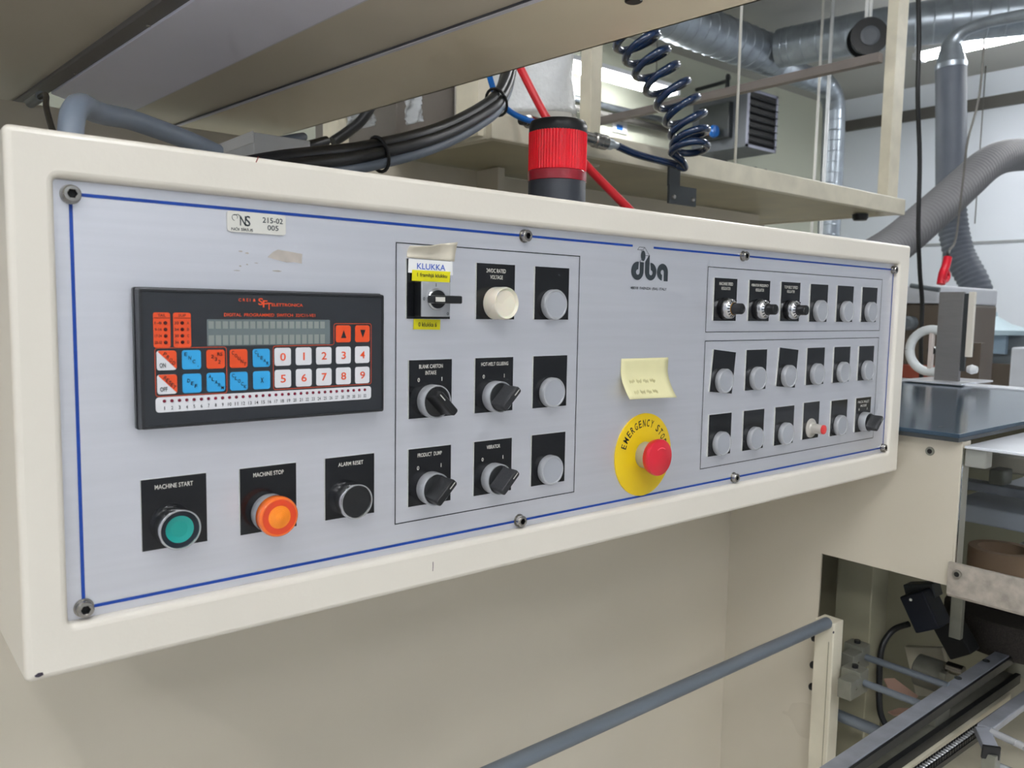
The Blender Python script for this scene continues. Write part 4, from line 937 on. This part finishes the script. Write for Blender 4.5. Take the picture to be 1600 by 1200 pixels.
# plastic film bags on the tray
def film(name, label, quad, m, Y, thick=0.03, wav=0.012):
    P = [at(x, y, Y=Y) for x, y in quad]; U, V = 14, 16; vs = []
    for j in range(V + 1):
        for i in range(U + 1):
            u, v = i / U, j / V; p = P[0].lerp(P[1], u).lerp(P[3].lerp(P[2], u), v)
            vs.append(p + Vector((0, -thick * math.sin(PI * u) + wav * math.sin(9 * u + 5 * v) * math.cos(4 * v + 2 * u) + random.uniform(-1, 1) * wav * 0.35, 0)))
    o = obj(name, G().add(vs, [(j * (U + 1) + i, (j + 1) * (U + 1) + i, (j + 1) * (U + 1) + i + 1, j * (U + 1) + i + 1) for j in range(V) for i in range(U)]), m, ang=70)
    s2 = o.modifiers.new('thickness', 'SOLIDIFY'); s2.thickness = 0.002
    return tag(o, label, 'plastic film')
film('plastic_bag', 'bulging translucent white plastic bag standing on the tray behind the beacon', [(775, 40), (880, 40), (898, 192), (768, 178)], BUBBLE, 0.92, 0.10, 0.006)
film('plastic_film', 'crumpled clear plastic strip hanging between the tray posts', [(628, 140), (655, 130), (660, 190), (638, 195)], FILM, 1.15, 0.02)
film('plastic_film', 'clear plastic film sagging beside the far tray post', [(540, 170), (585, 160), (590, 196), (545, 206)], FILM, 1.2, 0.02)
o = obj('dark_carton', G().box(1.0, 1.5, 1.25, 1.7, ztt - 0.03, 0.62, 0.004), mat('dark_carton', (110, 104, 98), 0.6, var=0.06)); tag(o, 'dark grey carton standing on the tray behind the plastic film', 'carton')
p = at(760, 150, Y=1.10)
o = obj('white_carton', G().box(p.x, p.x + 0.30, 1.10, 1.24, ztt - 0.03, 0.85, 0.004), mat('white_carton', (206, 202, 196), 0.55)); tag(o, 'white carton on the tray behind the bulging plastic bag', 'carton')

# ------------------------------------------------------------------ far room: ducts, heater, cords
def spiral_duct(name, label, pts, r, m=GALV, pitch=0.12, seg=24, n=8):
    path = smooth_path(pts, n) if len(pts) > 2 else [Vector(pts[0]).lerp(Vector(pts[1]), k / 20) for k in range(21)]
    t = thing(name, label, 'duct', path[len(path) // 2])
    obj('pipe', G().tube(path, r, seg), m, t)
    g = G(); acc = 0
    for i in range(1, len(path)):
        a, b = Vector(path[i - 1]), Vector(path[i]); L = (b - a).length; d = (b - a).normalized(); s = pitch - acc % pitch if acc else pitch / 2
        while s < L:
            c0 = a + d * s; g.tube([c0 - d * 0.006, c0, c0 + d * 0.006], r, seg, caps=False, radii=[r * 1.0, r * 1.025, r * 1.0]); s += pitch
        acc += L
    if g.v: obj('seams', g, m, t)
    return t
spiral_duct('spiral_duct', 'large galvanised spiral duct crossing below the ceiling behind the coiled hose', [(4.2, 3.72, 2.2), (6.45, 3.72, 2.2)], 0.17)
spiral_duct('spiral_duct', 'large galvanised spiral duct running to the upper right corner', [at(1218, 76, Z=2.2), at(1400, 42, Z=2.2), at(1600, 20, Z=2.2), at(1760, 0, Z=2.2)], 0.16)
e = at(1310, 130, Y=3.7)
spiral_duct('duct_elbow', 'galvanised duct that bends down to the floor left of the tray post', [(6.45, 3.72, 2.12), (6.9, 3.72, 2.12), (7.25, 3.7, 2.10), (7.42, 3.7, 1.98), (7.46, 3.7, 1.75), (7.47, 3.7, 1.0), (7.47, 3.7, 0.0), (7.47, 3.7, -LIFT)], 0.105, pitch=0.10)
def flex(name, label, pts, r, m, pitch=0.035):
    path = smooth_path(pts, 40); rad = []; acc = 0; out = []
    L = sum((path[i + 1] - path[i]).length for i in range(len(path) - 1)); n = int(L / (pitch / 3)); 
    cum = [0]
    for i in range(len(path) - 1): cum.append(cum[-1] + (path[i + 1] - path[i]).length)
    j = 0
    for k2 in range(n + 1):
        s = L * k2 / n
        while j < len(cum) - 2 and cum[j + 1] < s: j += 1
        f = (s - cum[j]) / max(1e-9, cum[j + 1] - cum[j]); out.append(path[j].lerp(path[j + 1], f)); rad.append(r * (1 + 0.045 * math.cos(2 * PI * s / pitch)))
    o = obj(name, G().tube(out, r, 18, radii=rad), m, ang=80); return tag(o, label, 'duct')
flex('flexible_duct', 'ribbed grey flexible duct rising from the panel corner to the right edge', [at(1300, 440, Y=1.45), at(1390, 388, Y=1.5), at(1460, 330, Y=1.5), at(1510, 285, Y=1.5), at(1545, 255, Y=1.5), at(1580, 243, Y=1.5), at(1640, 242, Y=1.5)], 0.100, FLEXG)
SD = thing('slate_duct', 'slate grey vertical duct with a galvanised bend at the top beside the bright light', 'duct', at(1486, 322, X=6.0))
pp = smooth_path([at(1486, 322, X=6.0), at(1486, 220, X=6.0), at(1486, 140, X=6.0), at(1486, 100, X=6.0)], 5)
obj('pipe', G().tube(pp, 0.100, 24), FLEXD, SD)
pp = smooth_path([at(1486, 100, X=6.0), at(1486, 82, X=6.0), at(1490, 65, X=6.0), at(1504, 50, X=6.0), at(1535, 37, X=6.0), at(1575, 28, X=6.0), at(1630, 18, X=6.0)], 8)
obj('bend', G().tube(pp, 0.1, 24, radii=[0.098 - 0.060 * min(1, k / 26) for k in range(len(pp))]), GALV, SD)
obj('joint_band', G().tube([at(1486, 108, X=6.0), at(1486, 100, X=6.0)], 0.104, 24), GALV, SD)
flex('flexible_duct', 'ribbed slate flexible duct curving down to the extraction hood', [at(1486, 324, X=6.0), at(1490, 360, X=6.0), at(1500, 400, X=6.0), at(1520, 438, X=6.0), at(1529, 465, X=6.0), at(1530, 492, X=6.0)], 0.098, FLEXD)
c0 = at(1530, 492, X=6.0)
o = obj('extraction_hood', G().lathe([(0.11, 0.02), (0.115, -0.01), (0.20, -0.06), (0.34, -0.10), (0.34, -0.13)], c0, 'Z', 40), mat('hood_pale', (176, 196, 204), 0.4, metal=0.3)); tag(o, 'pale conical extraction hood below the flexible duct', 'hood')
EM = thing('extraction_machine', 'slate and brown machine below the extraction hood', 'machine', (6.3, 1.6, -LIFT))
obj('upper_frame', G().box(5.9, 7.4, 0.2, 2.15, c0.z - 0.23, c0.z - 0.131, 0.004), SLATE, EM)
obj('window', G().box(5.86, 5.90, at(1575, 540, X=5.9).y, at(1528, 540, X=5.9).y, at(1550, 552, X=5.9).z, at(1550, 521, X=5.9).z), mat('blue_window', (150, 172, 192), 0.3), EM)
obj('mid_body', G().box(5.92, 7.4, 0.2, 2.15, -0.45, c0.z - 0.22), SLATE, EM)
obj('lower_body', G().box(5.90, 7.4, 1.45, 2.3, -LIFT, -0.38), BROWN, EM)
o = obj('grey_cabinet', G().box(5.2, 5.8, 0.2, at(1578, 570, X=5.2).y, -LIFT, at(1590, 543, X=5.2).z, 0.01), LTGREY); tag(o, 'pale grey cabinet at the right edge behind the worktop', 'cabinet')
BMN = thing('brown_machine', 'dark brown machine block behind the steel box', 'machine', (3.4, 1.0, -LIFT))
a, b = at(1380, 474, X=3.4), at(1470, 474, X=3.4)
obj('body', G().box(3.4, 4.0, b.y, a.y, -LIFT, a.z, 0.01), BROWN, BMN)
obj('top_cover', G().box(3.38, 4.0, b.y, a.y, a.z, a.z + 0.075, 0.01), LTGREY, BMN)
obj('handle_bar', G().tube([at(1423, 446, X=3.3), at(1468, 453, X=3.3)], 0.010, 10), SLATE, BMN)
obj('gauge', G().lathe([(0.03, 0), (0.03, -0.04), (0.02, -0.05)], at(1424, 505, X=3.38), 'X', 20), SLATE, BMN)
obj('red_panel', G().box(3.25, 3.38, at(1455, 580, X=3.25).y, at(1395, 580, X=3.25).y, at(1430, 592, X=3.25).z, at(1430, 572, X=3.25).z, 0.004), TERRA, BMN)
# ring and steel box on the worktop's far side
ctr0 = at(1455, 548, X=2.35)
pts = [ctr0 + Vector((0, math.cos(2 * PI * k / 32) * 0.062, math.sin(2 * PI * k / 32) * 0.062)) for k in range(33)]
HW = thing('white_hoop', 'white ring shaped wheel partly hidden by the steel box', 'ring wheel', ctr0)
obj('rim', G().tube(pts, 0.013, 12, caps=False), mat('white_enamel', (222, 228, 232), 0.3), HW)
obj('spoke', G().box(ctr0.x - 0.008, ctr0.x + 0.008, ctr0.y - 0.006, ctr0.y + 0.006, ctr0.z - 0.06, ctr0.z + 0.06, 0.002), mat('pale_pink_spoke', (206, 196, 192), 0.4), HW)
obj('shaft', G().tube([ctr0, ctr0 + Vector((0.3, 0, 0))], 0.012, 10), BLACK, HW)
obj('bracket', G().box(ctr0.x + 0.28, ctr0.x + 0.32, ctr0.y - 0.03, ctr0.y + 0.03, -LIFT, ctr0.z + 0.02), BROWN, HW)
SB = thing('steel_box', 'upright brushed steel box standing on the far edge of the worktop', 'box', at(1480, 592, X=2.0))
a, b = at(1459, 592, X=1.985), at(1497, 592, X=1.985); zt = at(1488, 456, X=1.985).z; zb = -0.2285
obj('body', G().box(1.985, 1.998, b.y, a.y, zb, zt, 0.001), BOXST, SB)
obj('shaded_gap_strip', G().box(1.990, 1.998, b.y - 0.010, b.y, zb + 0.03, zt - 0.004), TOPE, SB)  # dark strip stands in for the shaded gap before the flange
obj('front_flange', G().box(1.988, 1.999, b.y - 0.024, b.y - 0.010, zb + 0.065, zt, 0.001), CREAM, SB)
obj('base_plate', G().box(1.93, 2.12, b.y - 0.03, a.y + 0.05, -0.2285, -0.2245), ACRYTOP, SB)
obj('knob', G().lathe([(0.008, 0), (0.012, 0.01), (0.008, 0.022)], (2.0, b.y - 0.014, zb + 0.035), 'Y', 16), FIXT, SB)
# unit heater
HT = thing('unit_heater', 'dark grey wall heater with horizontal louvres behind the tray', 'heater', (6.7, 4.2, 1.45))
a, b = at(1168, 145, Y=4.0), at(1211, 225, Y=4.0); zb0, zt0 = 1.46, 1.99
obj('case', G().box(a.x, b.x, 4.0, 4.62, zb0, zt0, 0.008), DKGREY, HT)
obj('frame', G().box(a.x, a.x + 0.025, 3.985, 4.0, zb0, zt0).box(b.x - 0.025, b.x, 3.985, 4.0, zb0, zt0).box(a.x, b.x, 3.985, 4.0, zb0, zb0 + 0.025).box(a.x, b.x, 3.985, 4.0, zt0 - 0.025, zt0), mat('heater_frame', (150, 152, 168), 0.45), HT)
obj('opening_shade', G().box(a.x + 0.02, b.x - 0.02, 3.996, 3.999, zb0 + 0.02, zt0 - 0.02), DARK, HT)  # black sheet on the closed case paints the shade behind the louvres
for k2 in range(7):
    z = zb0 + 0.06 + k2 * 0.066; obj('louvre', G().box(a.x + 0.02, b.x - 0.02, -0.025, 0.025, -0.003, 0.003, M=Matrix.Translation((0, 3.985, z)) @ Matrix.Rotation(0.55, 4, 'X')), BLACK, HT)
obj('rear_fan_case', G().box(a.x - 0.06, a.x + 0.01, 4.15, 4.50, zb0 + 0.1, zt0 - 0.1, 0.01), TOPE, HT)
obj('bracket', G().tube(smooth_path([(a.x + 0.1, 4.3, zt0), (a.x + 0.1, 4.3, zt0 + 0.18), (a.x + 0.35, 4.5, zt0 + 0.22), (a.x + 0.4, 4.9, zt0 + 0.22)], 6), 0.02, 8), TOPE, HT)
hose('gas_pipe', 'thin orange and blue supply pipe below the heater', [at(1060, 211, Y=4.85), at(1085, 210, Y=4.6), at(1105, 208, Y=4.3), at(1124, 206, Y=4.3), at(1130, 206, Y=4.32)], 0.02, mat('brass_pipe', (176, 120, 60), 0.4), 'pipe')
o = obj('valve_handle', G().lathe([(0.05, 0.0), (0.06, 0.02), (0.05, 0.05), (0, 0.055)], at(1112, 206, Y=4.27), 'Y', 20), HOSEB); tag(o, 'blue valve handle left of the wall heater', 'valve')
for i, px in enumerate((1118, 1134, 1180, 1196)):
    p = at(px, 250, Y=4.6); o = obj('riser_pipe', G().tube([(p.x, 4.6, -LIFT), (p.x, 4.6, 1.47)], 0.022, 8), (BROWN, TOPE, TRIMD, TRIMD)[i]); tag(o, ['brown', 'black', 'dark grey', 'slim grey'][i] + ' riser pipe running down below the wall heater', 'pipe')
# back wall pipes and conduit
for i, (px, py) in enumerate(((960, 172), (960, 186))):
    p = at(px, py, Y=4.85); o = obj('wall_pipe', G().tube([(3.5, 4.8, p.z), (6.3, 4.8, p.z)], 0.03, 8), (GALV, TRIMD)[i]); tag(o, ('pale', 'dark')[i] + ' pipe running along the back wall below the lit light', 'pipe')
o = obj('wall_notice', G().box(at(958, 200, Y=4.88).x, at(980, 200, Y=4.88).x, 4.88, 4.9, at(970, 208, Y=4.88).z, at(970, 182, Y=4.88).z), PAPER); tag(o, 'small white notice with a blue patch on the back wall', 'notice')
obj('blue_patch', G().box(at(964, 200, Y=4.875).x, at(973, 200, Y=4.875).x, 4.875, 4.88, at(968, 203, Y=4.875).z, at(968, 195, Y=4.875).z), HOSEB, o)
# bright high window on the back wall behind the beacon
# round cable reel hung from the ceiling
p = at(1355, 60, Y=2.6)
RL = thing('cable_reel', 'round dark cable reel hanging below the ceiling', 'reel', p)
M = Matrix.Rotation(-0.80, 4, 'Z')
for h0, h1, r, nm, m in ((-0.06, -0.045, 0.135, 'flange', BLACK), (0.045, 0.06, 0.135, 'flange', BLACK), (-0.045, 0.045, 0.105, 'drum', SLATE)):
    obj(nm, G().lathe([(0.02, h0), (r, h0), (r, h1), (0.02, h1)], p, 'Y', 36, M=M), m, RL)
obj('hub', G().lathe([(0.07, 0.06), (0.07, 0.07), (0.05, 0.075)], p, 'Y', 24, M=M), DKGREY, RL)
for s in (-1, 1): obj('hanger', G().tube([p + Vector((0.03 * s, 0, 0.13)), p + Vector((0.03 * s, 0, RZ1 - p.z))], 0.012, 8), PAPER, RL)
# hanging cords
for px, Y, r, m, lab, top, bot in ((1153, 0.95, 0.0042, ROPE, 'white braided cord hanging down to the tray left of the heater', 2.5, 0.30), (1279, 3.0, 0.010, ROPE, 'pale cord hanging beside the vertical galvanised duct', 2.5, -LIFT),
                                    (1294, 3.0, 0.014, FIXT, 'pale conduit beside the vertical galvanised duct', 2.5, -LIFT), (1224, 2.5, 0.003, TRIMD, 'thin wire hanging in front of the spiral duct', 2.5, 2.1), (1537, 3.0, 0.006, TRIMD, 'thin wire in front of the right wall panels', 2.5, 0.9)):
    p = at(px, 150, Y=Y); o = obj('cord', G().tube([(p.x, Y, bot), (p.x, Y, top)], r, 8), m); tag(o, lab, 'cord')
pts = [at(1434, -40, Y=0.85), at(1436, 60, Y=0.85), at(1434, 150, Y=0.85), at(1437, 250, Y=0.85), at(1435, 350, Y=0.85), at(1437, 420, Y=0.85), at(1441, 475, Y=0.85), at(1439, 530, Y=0.85), at(1440, 620, Y=0.85)]
hose('drop_cable', 'black cable hanging straight down right of the control panel corner', pts, 0.0085, RUB, 'cable', 6, 8)
hose('drop_cable', 'thin grey cable hanging left of the ribbed slate duct', [at(1538, 60, Y=1.2), at(1530, 150, Y=1.2), at(1512, 220, Y=1.2), at(1506, 270, Y=1.2), at(1494, 370, Y=1.2), at(1483, 392, Y=1.2), at(1480, 412, Y=1.2)], 0.006, TRIMD, 'cable', 6, 8)
RH = thing('pull_handle', 'red pull handle hanging in front of the slate duct', 'handle', at(1474, 445, Y=1.2))
obj('grip', G().tube(smooth_path([at(1481, 402, Y=1.2), at(1478, 415, Y=1.2), at(1473, 428, Y=1.2), at(1470, 444, Y=1.2)], 5), 0.020, 12), REDH, RH)
obj('loop', G().tube(smooth_path([at(1478, 420, Y=1.19), at(1482, 430, Y=1.19), at(1479, 438, Y=1.19), at(1472, 440, Y=1.19)], 5), 0.011, 8), REDH, RH)
obj('stem', G().tube([at(1482, 392, Y=1.2), at(1480, 408, Y=1.2)], 0.009, 8), BLACK, RH)

# ------------------------------------------------------------------ put the floor at world zero
for o in COL.objects:
    if o.parent is None and o.type != 'CAMERA': o.location.z += LIFT
